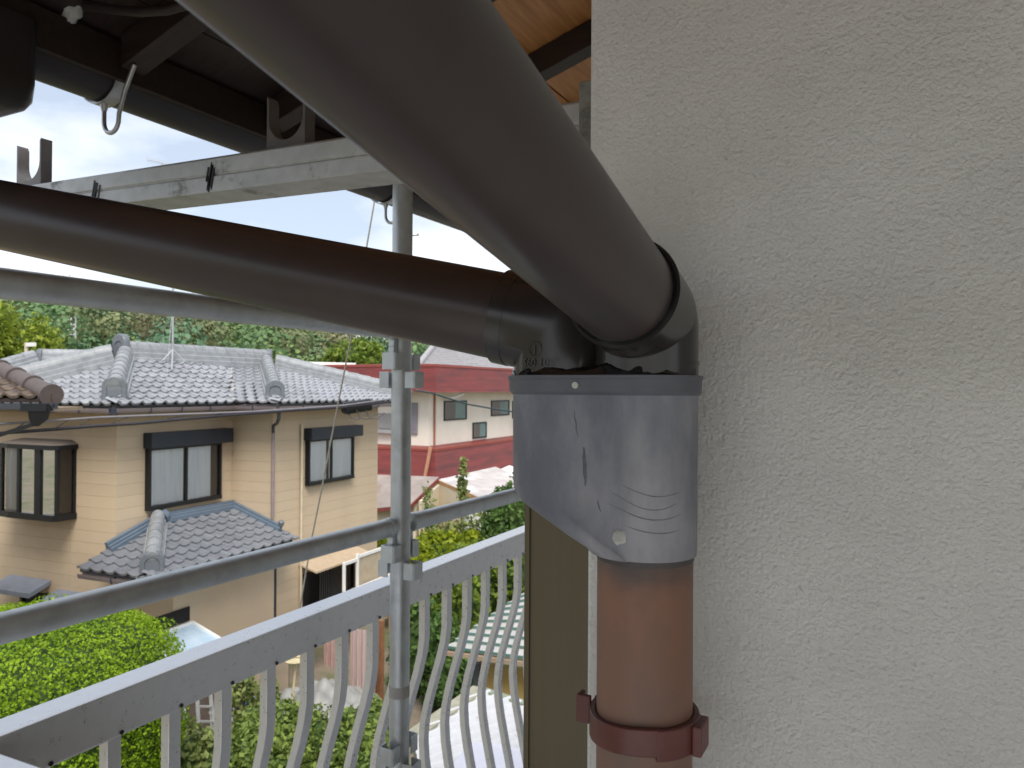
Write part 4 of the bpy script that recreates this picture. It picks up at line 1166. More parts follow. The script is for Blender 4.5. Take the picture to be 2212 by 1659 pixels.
# hipped grey roof behind the parapet
rs = MB(); n = 14
def loc_rb(w_): return ROOT_M[rb.name].inverted() @ w_
r00, r01 = loc_rb(at(902, 794, 40)), loc_rb(at(1240, 806, 52)); r10, r11 = loc_rb(at(938, 748, 46)), loc_rb(at(1240, 752, 60))
for k in range(n):
    i0, i1 = k/n, (k+1)/n; up6 = V3((0, 0, .07))
    a, b, c, d = lerp(r00, r10, i0), lerp(r01, r11, i0), lerp(r01, r11, i1), lerp(r00, r10, i1)
    rs.add([a + up6, b + up6, c, d, a, b], [(0,1,2,3), (4,5,1,0)])
rbk(rs, 'roof', M['slate'])
rbk(MB().tube([r00 + V3((0,0,.1)), r10 + V3((0,0,.1))], .16, 10), 'hip_ridge', M['slate'], smooth=True)
rbk(MB().poly([r10, r11, r11 + V3((-6, 6, -1.5)), r10 + V3((-4, 6, -1.5))], .05, V3((0,0,1))), 'rear_slope', M['slate'])
# windows on the right wall (x = 0), local y from the picture
def ray_rb(px, py, plane_x=None, plane_y=None):
    mi = ROOT_M[rb.name].inverted(); o = mi @ V3((0, 0, EYE)); d = (mi.to_3x3() @ ray(px, py))
    t = (plane_x - o.x)/d.x if plane_x is not None else (plane_y - o.y)/d.y
    return o + d*t
M['teal_glass'] = mat('teal_pane', (.16, .25, .25), .12, vary=.15, scale=1, spec=.6)
M['brown_glass'] = mat('screened_pane', (.12, .11, .10), .3, vary=.15, scale=1)
def rwin(x0, y0, x1, y1, name='window', split=True):
    a = ray_rb(x0, y1, plane_x=0); b = ray_rb(x1, y0, plane_x=0)
    ya, yb = a.y, b.y; za = a.z; zb_ = ray_rb(x0, y0, plane_x=0).z
    o = rbk(MB().box((.002, ya, za), (.06, ya + .07, zb_)).box((.002, yb - .07, za), (.06, yb, zb_)).box((.003, ya + .07, za), (.059, yb - .07, za + .07)).box((.003, ya + .07, zb_ - .07), (.059, yb - .07, zb_)), name, M['frame'])
    ym = (ya + yb)/2
    rbk(MB().box((.004, ya + .07, za + .07), (.03, ym if split else yb - .07, zb_ - .07)), 'pane', M['brown_glass'], o)
    if split: rbk(MB().box((.005, ym, za + .07), (.022, yb - .07, zb_ - .07)), 'pane', M['teal_glass'], o)
rwin(958, 866, 1007, 909)
rwin(1060, 865, 1099, 899)
rwin(1020, 913, 1050, 948)
rwin(1106, 866, 1145, 904, split=False)
a = ray_rb(1104, 945, plane_x=0)
for k in range(5):
    rbk(MB().box((.25, a.y + .1 + .7*k, 3.3), (.32, a.y + .17 + .7*k, 4.3)), 'balustrade_post', M['frame'])
rbk(MB().box((.22, a.y, 4.3), (.36, a.y + 3.4, 4.38)), 'balustrade_rail', M['white'])
# shutter and box on the front wall (y = 0)
def fwin(x0, y0, x1, y1, m, name):
    p, q = ray_rb(x0, y1, plane_y=0), ray_rb(x1, y0, plane_y=0)
    o = rbk(MB().box((p.x, -.10, p.z), (q.x, -.003, q.z)), name, m, bevel=.02)
    nn = 9
    for k in range(nn):
        z = p.z + (q.z-p.z)*(k+.5)/nn
        rbk(MB().box((p.x + .06, -.112, z - .02), (q.x - .06, -.0998, z + .02)), 'shutter_slat', m, o)
M['lav'] = mat('lavender_grey_shutter', (.24, .225, .25), .5, vary=.08)
fwin(888, 870, 903, 938, M['lav'], 'storm_shutter')
fwin(812, 893, 850, 925, mat('grey_shutter', (.30, .29, .29), .5, vary=.08), 'storm_shutter')
p = ray_rb(812, 930, plane_y=0); q = ray_rb(852, 925, plane_y=0)
rbk(MB().box((p.x, -.3, p.z - .1), (q.x, -.002, p.z + .08)), 'sill_box', M['slate'])
pp = ray_rb(914, 880, plane_y=0)
pipe_m = mat('red_brown_pipe', (.36, .13, .085), .5)
rbk(MB().tube([(.06, .5, 6.0), (.06, .5, 3.3)], .05, 10), 'downpipe', pipe_m, smooth=True)
a0 = ray_rb(930, 966, plane_y=-1.2); a1 = ray_rb(918, 1030, plane_y=-1.25)
rbk(MB().tube([a0, a1], .09, 10), 'downpipe', mat('orange_brown_pipe', (.50, .24, .15), .5), smooth=True)
rbk(MB().tube([(.3, 1.2, 5.7), (.6, 1.6, 5.75), (.8, 2.1, 5.95)], .07, 8), 'flood_lamp_arm', M['white'], smooth=True)

# ================================================================== SHEDS IN FRONT OF IT
M['rusty'] = mat('rusty_grey_sheet', (.30, .255, .23), .7, vary=.2, scale=1.5, col2=(.24, .15, .11), mix=(.5, .7))
M['pale_sheet'] = mat('pale_sheet_roof', (.50, .46, .44), .6, vary=.2, scale=1.2, col2=(.68, .68, .68), mix=(.5, .65))
M['red_edge'] = mat('red_roof_edge', (.20, .045, .035), .5)
M['buff'] = mat('buff_wall', (.60, .53, .40), .8, vary=.08, scale=.8)
M['white_wall'] = mat('white_shed_wall', (.70, .70, .68), .8, vary=.06, scale=.8)
M['ochre_edge'] = mat('ochre_barge_board', (.42, .24, .11), .7, vary=.15)
def shed(name, label, roof, wallpts, m_roof, m_wall, m_edge, zfoot=0., extra=()):
    """roof polygon and the front wall polygons, both solid"""
    c = sum((V3(p) for p in roof), V3())/len(roof)
    o = thing(name, label, 'shed', (c.x, c.y, 0))
    r = MB().poly(roof, .08, V3((0,0,1))).build('roof', m_roof, o)
    n = len(roof)
    for i in range(n):
        p0, p1 = V3(roof[i]), V3(roof[(i+1) % n])
        MB().bar(p0 + V3((0,0,-.08)), p1 + V3((0,0,-.08)), .06, .14).build('roof_edge', m_edge, r)
    for wp in wallpts:
        m_ = MB(); 
        for i in range(len(wp)-1):
            p0, p1 = V3(wp[i]), V3(wp[i+1])
            m_.add([(p0.x, p0.y, zfoot), (p1.x, p1.y, zfoot), p1, p0], [(0,1,2,3)])
        wo = m_.build('wall', m_wall, o)
        sd_ = wo.modifiers.new('thick', 'SOLIDIFY'); sd_.thickness = .1
    return o
s1 = [at(790, 1024, 33), at(948, 1030, 31), at(886, 1090, 28.5), at(790, 1100, 30)]
shed('rusty_shed', 'low shed with rusty grey sheet roof and red edge left of the gable', s1, [[at(790, 1095, 30.2), at(893, 1084, 29)], [at(893, 1084, 29), at(944, 1050, 31)]], M['rusty'], M['buff'], M['red_edge'])
s2 = [at(946, 1036, 31), at(1036, 1074, 28), at(1160, 1045, 33), at(1070, 1008, 36)]
shed('gabled_shed', 'cream gabled shed with pale grey sheet roof and ochre barge board', s2, [[at(905, 1082, 28.9), at(946, 1046, 30.9), at(1030, 1078, 28.2)], [at(1030, 1078, 28.2), at(1058, 1070, 30)]], M['pale_sheet'], M['buff'], M['ochre_edge'])
MB_ = MB().poly([at(1000, 1088, 26), at(1062, 1080, 27), at(1064, 1215, 27), at(1002, 1215, 26)], .15).build('garden_wall', M['white_wall'])
tag(MB_, 'white garden wall panel behind the tall weeds', 'wall')
ob = MB().poly([at(1075, 1016, 35.5), at(1190, 1062, 34), at(1200, 1040, 36), at(1100, 1005, 37)], .06, V3((0,0,1))).build('tin_sheet', mat('bright_tin', (.75, .75, .75), .4), None)
tag(ob, 'bright white tin sheet lying on the shed roof', 'tin sheet')
ob = MB().poly([at(888, 1222, 22), at(905, 1212, 22.5), at(935, 1330, 17.5), at(893, 1325, 17)], .05, V3((0,0,1))).build('corrugated_sheet', mat('white_corrugated', (.62, .63, .64), .5, vary=.1, scale=20, stretch=(1, 1, 1)), None)
tag(ob, 'small whitish corrugated sheet just right of the scaffold post', 'tin sheet')

# ================================================================== GREEN-SEAMED ROOF WITH YELLOW WALL
gL, gR, tR, tL = at(962, 1401, 12), at(1190, 1432, 11.5), at(1190, 1255, 14.2), at(1128, 1284, 13.9)
gh = thing('green_seam_shed', 'yellow-walled shed with grey roof stepped by green seams behind the bars', 'shed', (gL.x, gL.y, 0))
M['sheet'] = mat('grey_step_roof', (.40, .40, .385), .6, vary=.12, scale=3, col2=(.46, .42, .37), mix=(.5, .7))
M['green'] = mat('green_seam', (.065, .15, .13), .5, vary=.1)
nc = 9
for k in range(nc):
    t0, t1 = k/nc, (k+1)/nc
    a, b = lerp(gL, tL, t0), lerp(gR, tR, t0); c, d = lerp(gR, tR, t1), lerp(gL, tL, t1)
    lift = V3((0, 0, .05))
    rc_ = MB().add([a + lift, b + lift, c, d, a, b], [(0,1,2,3), (4,5,1,0)]).build('roof_course', M['sheet'], gh)
    MB().bar(a + lift*.5, b + lift*.5, .02, .04).build('green_seam', M['green'], rc_)
MB().bar(gL + V3((0,0,-.06)), gR + V3((0,0,-.06)), .1, .06).build('eave_trim', M['soff'], gh)
m_ = MB(); p0, p1 = at(1032, 1432, 12.3), at(1200, 1450, 11.8)
m_.poly([(p0.x, p0.y, 0), (p1.x, p1.y, 0), (p1.x, p1.y, p0.z), (p0.x, p0.y, p0.z)], .1).build('wall', mat('yellow_ochre_wall', (.46, .31, .10), .75, vary=.12, scale=2), gh)
MB().box((-.05, -.05, 0), (.05, .05, p0.z), Matrix.Translation((p0.x, p0.y, 0))).build('corner_post', M['under'], gh)

# ================================================================== WHITE CORRUGATED ROOF BELOW THE BALCONY
ZW = 1.95
quad = [on_z(893, 1592, ZW), on_z(1036, 1490, ZW), on_z(1240, 1556, ZW), on_z(1240, 1800, ZW), on_z(905, 1668, ZW)]
cd = V3((math.sin(R(21)), math.cos(R(21)), 0)); cx_ = V3((cd.y, -cd.x, 0))
wr = thing('white_tin_roof', 'white corrugated tin roof with rust streaks under the far bars', 'roof', (quad[0].x, quad[0].y, 0))
P2 = [(p.dot(cx_), p.dot(cd)) for p in quad]
x0, x1 = min(p[0] for p in P2), max(p[0] for p in P2)
vs, fs = [], []; step = .0225; xs = []
x = x0
def span(x):
    ys = []
    n = len(P2)
    for i in range(n):
        (xa, ya), (xb, yb) = P2[i], P2[(i+1) % n]
        if (xa - x)*(xb - x) <= 0 and xa != xb: ys.append(ya + (yb-ya)*(x-xa)/(xb-xa))
    return (min(ys), max(ys)) if len(ys) >= 2 else None
k = 0
while x < x1:
    sp_ = span(x)
    if sp_:
        z = ZW + .055*max(0, math.cos(2*math.pi*(x-x0)/.18))
        for y in sp_:
            q = cx_*x + cd*y; vs.append((q.x, q.y, z))
    x += step
for i in range(len(vs)//2 - 1): fs.append((2*i, 2*i+1, 2*i+3, 2*i+2))
MB().add(vs, fs).build('tin_sheet', mat('white_tin', (.50, .51, .53), .45, vary=.06, scale=3, col2=(.34, .17, .10), mix=(.66, .76), stretch=(2, 2, 1)), wr, smooth=True)
MB().bar(quad[4] + V3((0,0,-.05)), quad[4] + (quad[3]-quad[4])*.5 + V3((0,0,-.05)), .1, .14).build('green_gutter', mat('green_gutter', (.05, .20, .11), .5), wr)
MB().bar(quad[0] + V3((0,0,0)), quad[1] + V3((0,0,0)), .22, .08).build('verge_board', mat('grey_green_board', (.30, .29, .22), .8, vary=.2), wr)
MB().bar(quad[1] + V3((0,0,-.02)), quad[2] + V3((0,0,-.02)), .12, .1).build('ridge_trim', mat('dull_green_trim', (.22, .25, .18), .7), wr)
wq = [quad[0], quad[1], quad[2], quad[3], quad[4]]
m_ = MB()
for i in range(5):
    p0, p1 = wq[i], wq[(i+1) % 5]
    m_.add([(p0.x, p0.y, 0), (p1.x, p1.y, 0), (p1.x, p1.y, ZW - .03), (p0.x, p0.y, ZW - .03)], [(0,1,2,3)])
m_.build('wall', mat('tin_shed_wall', (.30, .28, .24), .8), wr)
# pale plastic sheet lying over its near end
pl = [on_z(950, 1690, ZW + .12), on_z(1012, 1604, ZW + .2), on_z(1075, 1606, ZW + .22), on_z(1260, 1650, ZW + .15), on_z(1240, 1840, ZW + .1), on_z(960, 1800, ZW + .1)]
ob = MB().poly(pl, .02, V3((0,0,1))).build('plastic_sheet', mat('pale_lavender_plastic', (.48, .49, .56), .35, vary=.04), None)
tag(ob, 'smooth pale lavender plastic sheet over the near end of the tin roof', 'plastic sheet')

# ================================================================== LEAN-TO OF THE BEIGE HOUSE AND GARDEN FRAMES
inv_h = KM.inverted()
lt = thing('terrace_lean_to', 'lean-to terrace roof of bluish clear plastic with a timber beam', 'lean-to', KP, TH)
def lb(mb, name, m, parent=lt, **k): return mb.build(name, m, parent, local=True, **k)
sheet_m = mat('blue_clear_plastic', (.36, .50, .62), .18, vary=.15, scale=1.0, col2=(.55, .63, .70), mix=(.4, .6))
pn = [L_(1.22, -1.6, 1.68), L_(1.22, .69, 1.68), L_(2.05, .69, 1.40), L_(2.05, -1.6, 1.40)]
lb(MB().poly(pn, .02, V3((0,0,1))), 'roof_panel', sheet_m)
for i in range(4): lb(MB().bar(pn[i] + V3((0,0,.012)), pn[(i+1) % 4] + V3((0,0,.012)), .05, .06), 'panel_frame', M['white'])
lb(MB().bar(L_(2.2, .75, 1.40), L_(2.2, 6.6, 1.40), .30, .06), 'timber_beam', wood_mat('pale_timber', (.40, .29, .15), (.55, .42, .25), .7, axis=1))
lb(MB().bar(L_(2.08, .75, 1.445), L_(2.08, 6.6, 1.445), .03, .025), 'white_edge', M['white'])
for a in (-1.5, 1.2, 3.9, 6.5): lb(MB().box((2.05, a - .05, 0), (2.15, a + .05, 1.30)), 'post', M['ochre_edge'])
lb(MB().box((1.203, -.25, 1.75), (1.235, .62, 2.02)), 'vent_window', M['frame'])
wf = thing('white_gate_frame', 'white tubular gate frame standing by the beige wall left of the post', 'gate', KP, TH)
def wb(mb, name, m, parent=wf, **k): return mb.build(name, m, parent, local=True, **k)
for a, z1 in ((4.55, 2.12), (5.1, 2.22), (7.4, 2.2)):
    wb(MB().box((1.97, a - .035, 0), (2.03, a + .035, z1)), 'post', M['white'], bevel=.01)
wb(MB().bar(L_(2.0, 4.585, 2.08), L_(2.0, 5.065, 2.08), .05, .07), 'top_bar', M['white'])
wb(MB().bar(L_(2.0, 5.135, 2.14), L_(2.0, 7.365, 2.14), .05, .07), 'top_bar', M['white'])
wb(MB().box((1.99, 5.15, .3), (2.0, 7.35, 2.1)), 'panel', mat('beige_panel', (.44, .37, .27), .7, vary=.1))

# ================================================================== FOLIAGE
def leaf_cloud(blobs, size, squash=.5, shell=(.72, 1.04), power=2.0, out=.8):
    """blobs [(centre, radii, count)] -> quads spread through the outer volume of each"""
    V = []
    for (c, r, n) in blobs:
        d = nrg.normal(size=(n, 3)); d /= np.linalg.norm(d, axis=1)[:, None]
        if power != 2.0:
            nn = (np.abs(d)**power).sum(1)**(1/power); dd = d/nn[:, None]
        else: dd = d
        k = nrg.uniform(shell[0], shell[1], size=(n, 1))
        p = np.array(c)[None] + dd*k*np.array(r)[None]
        nr = d*out + nrg.normal(size=(n, 3))*.6; nr /= np.linalg.norm(nr, axis=1)[:, None]
        t = np.cross(nr, nrg.normal(size=(n, 3))); t /= np.linalg.norm(t, axis=1)[:, None]
        b = np.cross(nr, t)
        s = size*nrg.uniform(.6, 1.3, size=(n, 1))
        q = np.stack([p - t*s, p + b*s*squash, p + t*s + nr*s*.15, p - b*s*squash], 1)
        V.append(q)
    return np.concatenate(V)
def quads_obj(name, Q, m, parent=None, tint=None):
    n = len(Q)
    me = bpy.data.meshes.new(name)
    co = Q.reshape(-1, 3).astype(np.float32)
    if parent is not None:
        inv = np.array(ROOT_M[root_of(parent).name].inverted())
        co = co @ inv[:3, :3].T.astype(np.float32) + inv[:3, 3].astype(np.float32)
    me.vertices.add(4*n); me.vertices.foreach_set('co', np.ascontiguousarray(co, dtype=np.float32).ravel())
    me.loops.add(4*n); me.loops.foreach_set('vertex_index', np.arange(4*n, dtype=np.int32))
    me.polygons.add(n); me.polygons.foreach_set('loop_start', np.arange(0, 4*n, 4, dtype=np.int32))
    me.polygons.foreach_set('loop_total', np.full(n, 4, dtype=np.int32))
    me.update(); me.validate()
    if tint is not None:
        at_ = me.attributes.new('tint', 'FLOAT_COLOR', 'POINT')
        at_.data.foreach_set('color', np.repeat(tint, 4, axis=0).astype(np.float32).ravel())
    me.materials.append(m)
    ob = bpy.data.objects.new(name, me); COL.objects.link(ob)
    if parent is not None: ob.parent = parent
    return ob
M['leaf_hedge'] = leaf_mat('hedge_leaf', (.085, .17, .006), (.38, .56, .025), .35)
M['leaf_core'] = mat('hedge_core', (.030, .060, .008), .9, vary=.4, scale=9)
M['leaf_shrub'] = leaf_mat('shrub_leaf', (.05, .095, .02), (.34, .44, .10), .35)
M['leaf_dark'] = leaf_mat('dark_bush_leaf', (.025, .06, .014), (.13, .23, .05), .3)
M['leaf_lime'] = leaf_mat('lime_bush_leaf', (.09, .15, .008), (.42, .48, .03), .4)
M['leaf_weed'] = leaf_mat('weed_leaf', (.10, .14, .04), (.36, .42, .14), .4)
M['leaf_tree'] = leaf_mat('round_tree_leaf', (.05, .095, .012), (.27, .36, .05), .35)
M['leaf_bamboo'] = leaf_mat('bamboo_leaf', (.09, .15, .015), (.40, .47, .06), .4)
M['bark'] = mat('bark', (.10, .075, .05), .9, vary=.3, scale=20, bump=.01, bscale=40)
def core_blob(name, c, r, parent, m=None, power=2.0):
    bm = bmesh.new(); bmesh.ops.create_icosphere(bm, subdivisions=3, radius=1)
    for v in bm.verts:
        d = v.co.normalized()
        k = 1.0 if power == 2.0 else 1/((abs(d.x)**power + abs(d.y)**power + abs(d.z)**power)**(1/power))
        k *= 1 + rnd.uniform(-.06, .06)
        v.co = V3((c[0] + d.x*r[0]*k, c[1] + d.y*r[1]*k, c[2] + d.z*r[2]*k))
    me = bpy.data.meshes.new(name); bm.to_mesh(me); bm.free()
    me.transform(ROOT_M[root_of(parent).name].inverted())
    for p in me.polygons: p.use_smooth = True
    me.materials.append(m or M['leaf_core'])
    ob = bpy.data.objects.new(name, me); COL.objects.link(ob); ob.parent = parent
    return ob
def trunk(parent, p0, p1, r):
    q = [lerp(p0, p1, t) + V3((rnd.uniform(-.1, .1)*r, rnd.uniform(-.1, .1)*r, 0)) for t in (0, .3, .6, 1)]
    mb = MB().tube(q, [r, r*.85, r*.7, r*.4], 10)
    for k in range(3):
        a = rnd.uniform(0, 6.28); s_ = lerp(p0, p1, .55 + .12*k)
        mb.tube([s_, s_ + V3((math.cos(a)*r*4, math.sin(a)*r*4, r*5))], [r*.4, r*.15], 6)
    return mb.build('trunk', M['bark'], parent, smooth=True)
# big clipped shrub, lower left
hc = at(95, 1530, 9.0)
hd_ = thing('clipped_shrub', 'large rounded bright green clipped shrub at lower left', 'shrub', (hc.x, hc.y, 0))
core_blob('crown_core', hc, (1.36, 1.20, .98), hd_, power=2.8)
blobs = [(hc, (1.47, 1.32, 1.10), 60000)]
for k in range(60):
    d = nrg.normal(size=3); d /= np.linalg.norm(d); d[2] = abs(d[2])*.9
    kk = 1/((np.abs(d)**2.8).sum()**(1/2.8))
    blobs.append((np.array(hc) + d*kk*np.array((1.42, 1.27, 1.05)), (.20, .20, .14), 260))
quads_obj('crown', leaf_cloud(blobs, .020, .6, (.93, 1.03), 2.8, 1.1), M['leaf_hedge'], hd_)
trunk(hd_, V3((hc.x, hc.y, 0)), V3((hc.x, hc.y, hc.z)), .12)
# garden bushes
def bush(name, label, specs, m, size, n, core=True, cat='bush', group=None, shell=(.5, 1.05)):
    c0 = V3(specs[0][0])
    o = thing(name, label, cat, (c0.x, c0.y, 0), group=group)
    bl_ = []
    for (c, r) in specs:
        bl_.append((c, r, n))
        for k in range(14):
            d = nrg.normal(size=3); d /= np.linalg.norm(d)
            bl_.append((np.array(c) + d*np.array(r)*.9, np.array(r)*.28, n//22))
        if core: core_blob('crown_core', c, [x*.72 for x in r], o)
    quads_obj('crown', leaf_cloud(bl_, size, .55, shell), m, o)
    mb = MB()
    for (c, r) in specs:
        for k in range(3):
            mb.tube([(c[0] + rnd.uniform(-.1, .1), c[1] + rnd.uniform(-.1, .1), 0), (c[0] + rnd.uniform(-.3, .3)*r[0], c[1] + rnd.uniform(-.3, .3)*r[1], c[2] + .5*r[2])], [.025, .012], 6)
    mb.build('stems', M['bark'], o, smooth=True)
    return o
bush('garden_shrub', 'leafy green garden shrub with pale tips behind the middle bars', [(at(590, 1620, 10), (.55, .5, .62)), (at(690, 1640, 10.4), (.62, .55, .70)), (at(555, 1650, 9.6), (.5, .5, .5))], M['leaf_shrub'], .045, 2600)
bush('rose_bush', 'leafy bush with pink flowers beside the foot of the scaffold post', [(at(765, 1635, 10.6), (.5, .5, .58)), (at(805, 1600, 11.2), (.28, .35, .58)), (at(790, 1680, 10), (.5, .5, .5))], M['leaf_shrub'], .045, 2200)
rm = mat('pink_petal', (.55, .03, .10), .5)
rose = [o for o in bpy.data.objects if o.name == 'rose_bush'][0]
for (px, py) in ((844, 1612), (868, 1642), (820, 1620)):
    c = at(px, py, 10.2)
    bm = bmesh.new(); bmesh.ops.create_icosphere(bm, subdivisions=2, radius=.045)
    for v in bm.verts: v.co = v.co*(1 + rnd.uniform(-.25, .25)) + c
    me = bpy.data.meshes.new('flower'); bm.to_mesh(me); bm.free(); me.transform(ROOT_M[rose.name].inverted()); me.materials.append(rm)
    o = bpy.data.objects.new('flower', me); COL.objects.link(o); o.parent = rose
bush('low_shrub', 'variegated low shrub with orange tips at the foot of the clipped shrub', [(at(395, 1640, 10), (.6, .5, .42)), (at(480, 1650, 10), (.45, .5, .45))], M['leaf_weed'], .05, 1300)
bush('spindly_shrub', 'spindly yellow-green shrub poking up beside the blue crate', [(at(520, 1515, 11.5), (.22, .25, .45)), (at(575, 1530, 11.3), (.18, .2, .5))], M['leaf_weed'], .05, 420, core=False)
bush('dark_hedge', 'dark green hedge seen through the bars right of the post', [(at(915, 1430, 16), (.6, .7, 1.3)), (at(905, 1370, 17.5), (.4, .6, .9)), (at(960, 1440, 15), (.5, .6, .9)), (at(985, 1480, 14.5), (.4, .5, .5))], M['leaf_dark'], .075, 1500)
bush('light_tree', 'lighter green small tree above the green-seamed roof', [(at(975, 1310, 18), (.9, .9, 1.1)), (at(1045, 1260, 19), (1.0, 1., 1.0)), (at(1110, 1240, 19), (.9, .9, .9)), (at(940, 1330, 17.5), (.5, .6, .8))], M['leaf_tree'], .09, 1500, cat='tree')
bush('lime_bush', 'bright yellow-green bush just above the balcony rail', [(at(955, 1205, 23), (.95, .9, .75)), (at(1020, 1195, 24), (.9, .9, .65)), (at(905, 1215, 22), (.45, .5, .6)), (at(820, 1195, 22), (.28, .3, .6))], M['leaf_lime'], .09, 1700)
bush('weed_clump', 'tall pale green weeds in front of the white garden wall', [(at(960, 1150, 25), (.5, .4, .7)), (at(1030, 1150, 25), (.55, .4, .8)), (at(1000, 1165, 25), (.6, .4, .5)), (at(925, 1120, 26), (.25, .25, 1.0)), (at(1000, 1050, 26), (.16, .16, .9))], M['leaf_weed'], .085, 260, core=False, cat='weeds', shell=(.1, 1.35))
bush('evergreen_bush', 'dense dark evergreen bush right behind the bronze shutter case', [(at(1105, 1115, 24), (.85, .8, 1.0)), (at(1150, 1090, 25), (1.0, .8, 1.4)), (at(1075, 1150, 23.5), (.5, .5, .6))], M['leaf_dark'], .08, 1800)

# ================================================================== GARDEN CLUTTER
def cloth(pts_top, z_top, z_bot, m, name, label, cat, folds=7, amp=.05, flare=0.):
    m_ = MB(); n = folds*8; vs, fs = [], []; rows = 8
    p0, p1 = V3(pts_top[0]), V3(pts_top[1]); d = (p1-p0); nn = V3((-d.y, d.x, 0)).normalized()
    for r_ in range(rows+1):
        u = r_/rows
        for i in range(n+1):
            t = i/n
            q = p0 + d*(t + (t-.5)*flare*u) + nn*(amp*(.3+.7*u)*math.sin(t*folds*2*math.pi + 2*math.sin(t*5)))
            vs.append((q.x, q.y, z_top + (z_bot-z_top)*u + .03*math.sin(t*11)*u))
    for r_ in range(rows):
        for i in range(n): fs.append((r_*(n+1)+i, r_*(n+1)+i+1, (r_+1)*(n+1)+i+1, (r_+1)*(n+1)+i))
    ob = m_.add(vs, fs).build(name, m, None, smooth=True, auto=89)
    return tag(ob, label, cat)
pink = mat('faded_pink_sheet', (.40, .30, .28), .8, vary=.12, scale=3, stretch=(6, 6, .6))
cloth((at(757, 1380, 14), at(812, 1365, 14)), at(780, 1360, 14).z, at(780, 1510, 14).z, pink, 'pink_sheet', 'faded pink curtain sheet hanging left of the scaffold post', 'sheet', folds=5, amp=.04)
cloth((at(700, 1400, 14.2), at(748, 1385, 14.2)), at(720, 1375, 14.2).z, at(720, 1440, 14.2).z, mat('rosy_brown_sheet', (.36, .23, .20), .8, vary=.12), 'brown_sheet', 'rosy brown cloth hanging behind the grey tarpaulin', 'sheet', folds=4, amp=.04)
ob = MB().bar(at(822, 1340, 14.3), at(818, 1640, 14.3), .12, .1, up=(0,1,0)).build('orange_post', mat('orange_wood', (.22, .10, .045), .7, vary=.2, scale=8), None)
tag(ob, 'orange-brown wooden post beside the pink sheet', 'post')
# grey tarpaulin over a heap
tc_ = at(688, 1500, 13.4)
bm = bmesh.new(); bmesh.ops.create_grid(bm, x_segments=34, y_segments=34, size=1)
pk = [(0, .1, .48, .75), (-.5, -.1, .34, .6), (.45, .2, .40, .6), (-.1, -.5, .28, .6)]
for v in bm.verts:
    x, y = v.co.x*.95, v.co.y*.9
    z = max(h*max(0, 1 - math.hypot(x-a, y-b)/r_*.55) for (a, b, h, r_) in pk) + .035*math.sin(x*17+y*5) + .03*math.sin(y*19 - x*7)
    v.co = V3((tc_.x + x, tc_.y + y, tc_.z - .45 + max(z, -.1)*1.35))
me = bpy.data.meshes.new('tarpaulin'); bm.to_mesh(me); bm.free()
for p in me.polygons: p.use_smooth = True
me.materials.append(mat('grey_tarp', (.25, .25, .235), .5, vary=.12, scale=3))
ob = bpy.data.objects.new('tarpaulin', me); COL.objects.link(ob); tag(ob, 'crumpled grey tarpaulin draped over a garden heap', 'tarpaulin')
sd_ = ob.modifiers.new('thick', 'SOLIDIFY'); sd_.thickness = .006
# heap under the tarpaulin
ob = MB().box((-.7, -.6, 0), (.75, .7, max(.2, tc_.z - .5)), Matrix.Translation((tc_.x, tc_.y, 0))).build('crate_heap', mat('dark_heap', (.05, .045, .04), .9), None, bevel=.03)
tag(ob, 'dark heap of boxes under the grey tarpaulin', 'boxes')
# clothes-drying hoop on a stick
hp = at(640, 1425, 12.6)
hoop = thing('hoop_stand', 'pale straw hoop on a thin stick in front of the tarpaulin', 'hoop stand', (hp.x, hp.y, 0))
st_m = mat('straw', (.55, .48, .30), .8, vary=.2)
for rr, dz in ((.17, 0), (.13, .01), (.09, .02)):
    MB().tube([(hp.x + rr*math.cos(a), hp.y + rr*math.sin(a), hp.z + dz) for a in [2*math.pi*i/28 for i in range(29)]], .016, 6).build('hoop', st_m, hoop, smooth=True)
for i in range(6):
    a = math.pi*i/6
    MB().tube([(hp.x - .17*math.cos(a), hp.y - .17*math.sin(a), hp.z + .003), (hp.x + .17*math.cos(a), hp.y + .17*math.sin(a), hp.z + .003)], .008, 5).build('spoke', st_m, hoop)
MB().tube([(hp.x, hp.y, hp.z), (hp.x - .12, hp.y - .1, 0)], .018, 8).build('stick', st_m, hoop, smooth=True)
# blue crate
bc = at(546, 1530, 12.2)
ob = MB().box((-.15, -.15, 0), (.15, .15, bc.z + .12), Matrix.Translation((bc.x, bc.y, 0))).build('blue_drum', mat('blue_plastic', (.02, .10, .33), .4, vary=.1), None, bevel=.03)
tag(ob, 'blue plastic drum beside the spindly shrub', 'drum')
# stepladder
la = at(440, 1600, 11.5)
ld = thing('stepladder', 'weathered aluminium stepladder leaning between the left bars', 'ladder', (la.x, la.y, 0))
lm = M['alu_old']
rx = V3((math.cos(YAW), math.sin(YAW), 0))
T0, B0 = at(425, 1478, 11.6), at(432, 1640, 11.4); T1, B1_ = at(452, 1478, 11.8), at(470, 1640, 11.7)
for (a, b) in ((T0, B0), (T1, B1_)): MB().bar(a, b, .05, .03, up=(0, 1, 0)).build('stile', lm, ld)
for k in range(5): MB().bar(lerp(T0, B0, .1 + .2*k), lerp(T1, B1_, .1 + .2*k), .06, .025).build('rung', lm, ld)
MB().bar(at(386, 1500, 11.3), at(418, 1625, 11.0), .09, .03, up=(0,1,0)).build('leg', lm, ld)
MB().bar(at(470, 1590, 11.2), at(505, 1562, 11.4), .05, .03).build('brace', lm, ld)
fr = thing('drying_rack', 'grey metal drying rack with crossbars behind the stepladder', 'rack', tuple(ground(480, 12.6)))
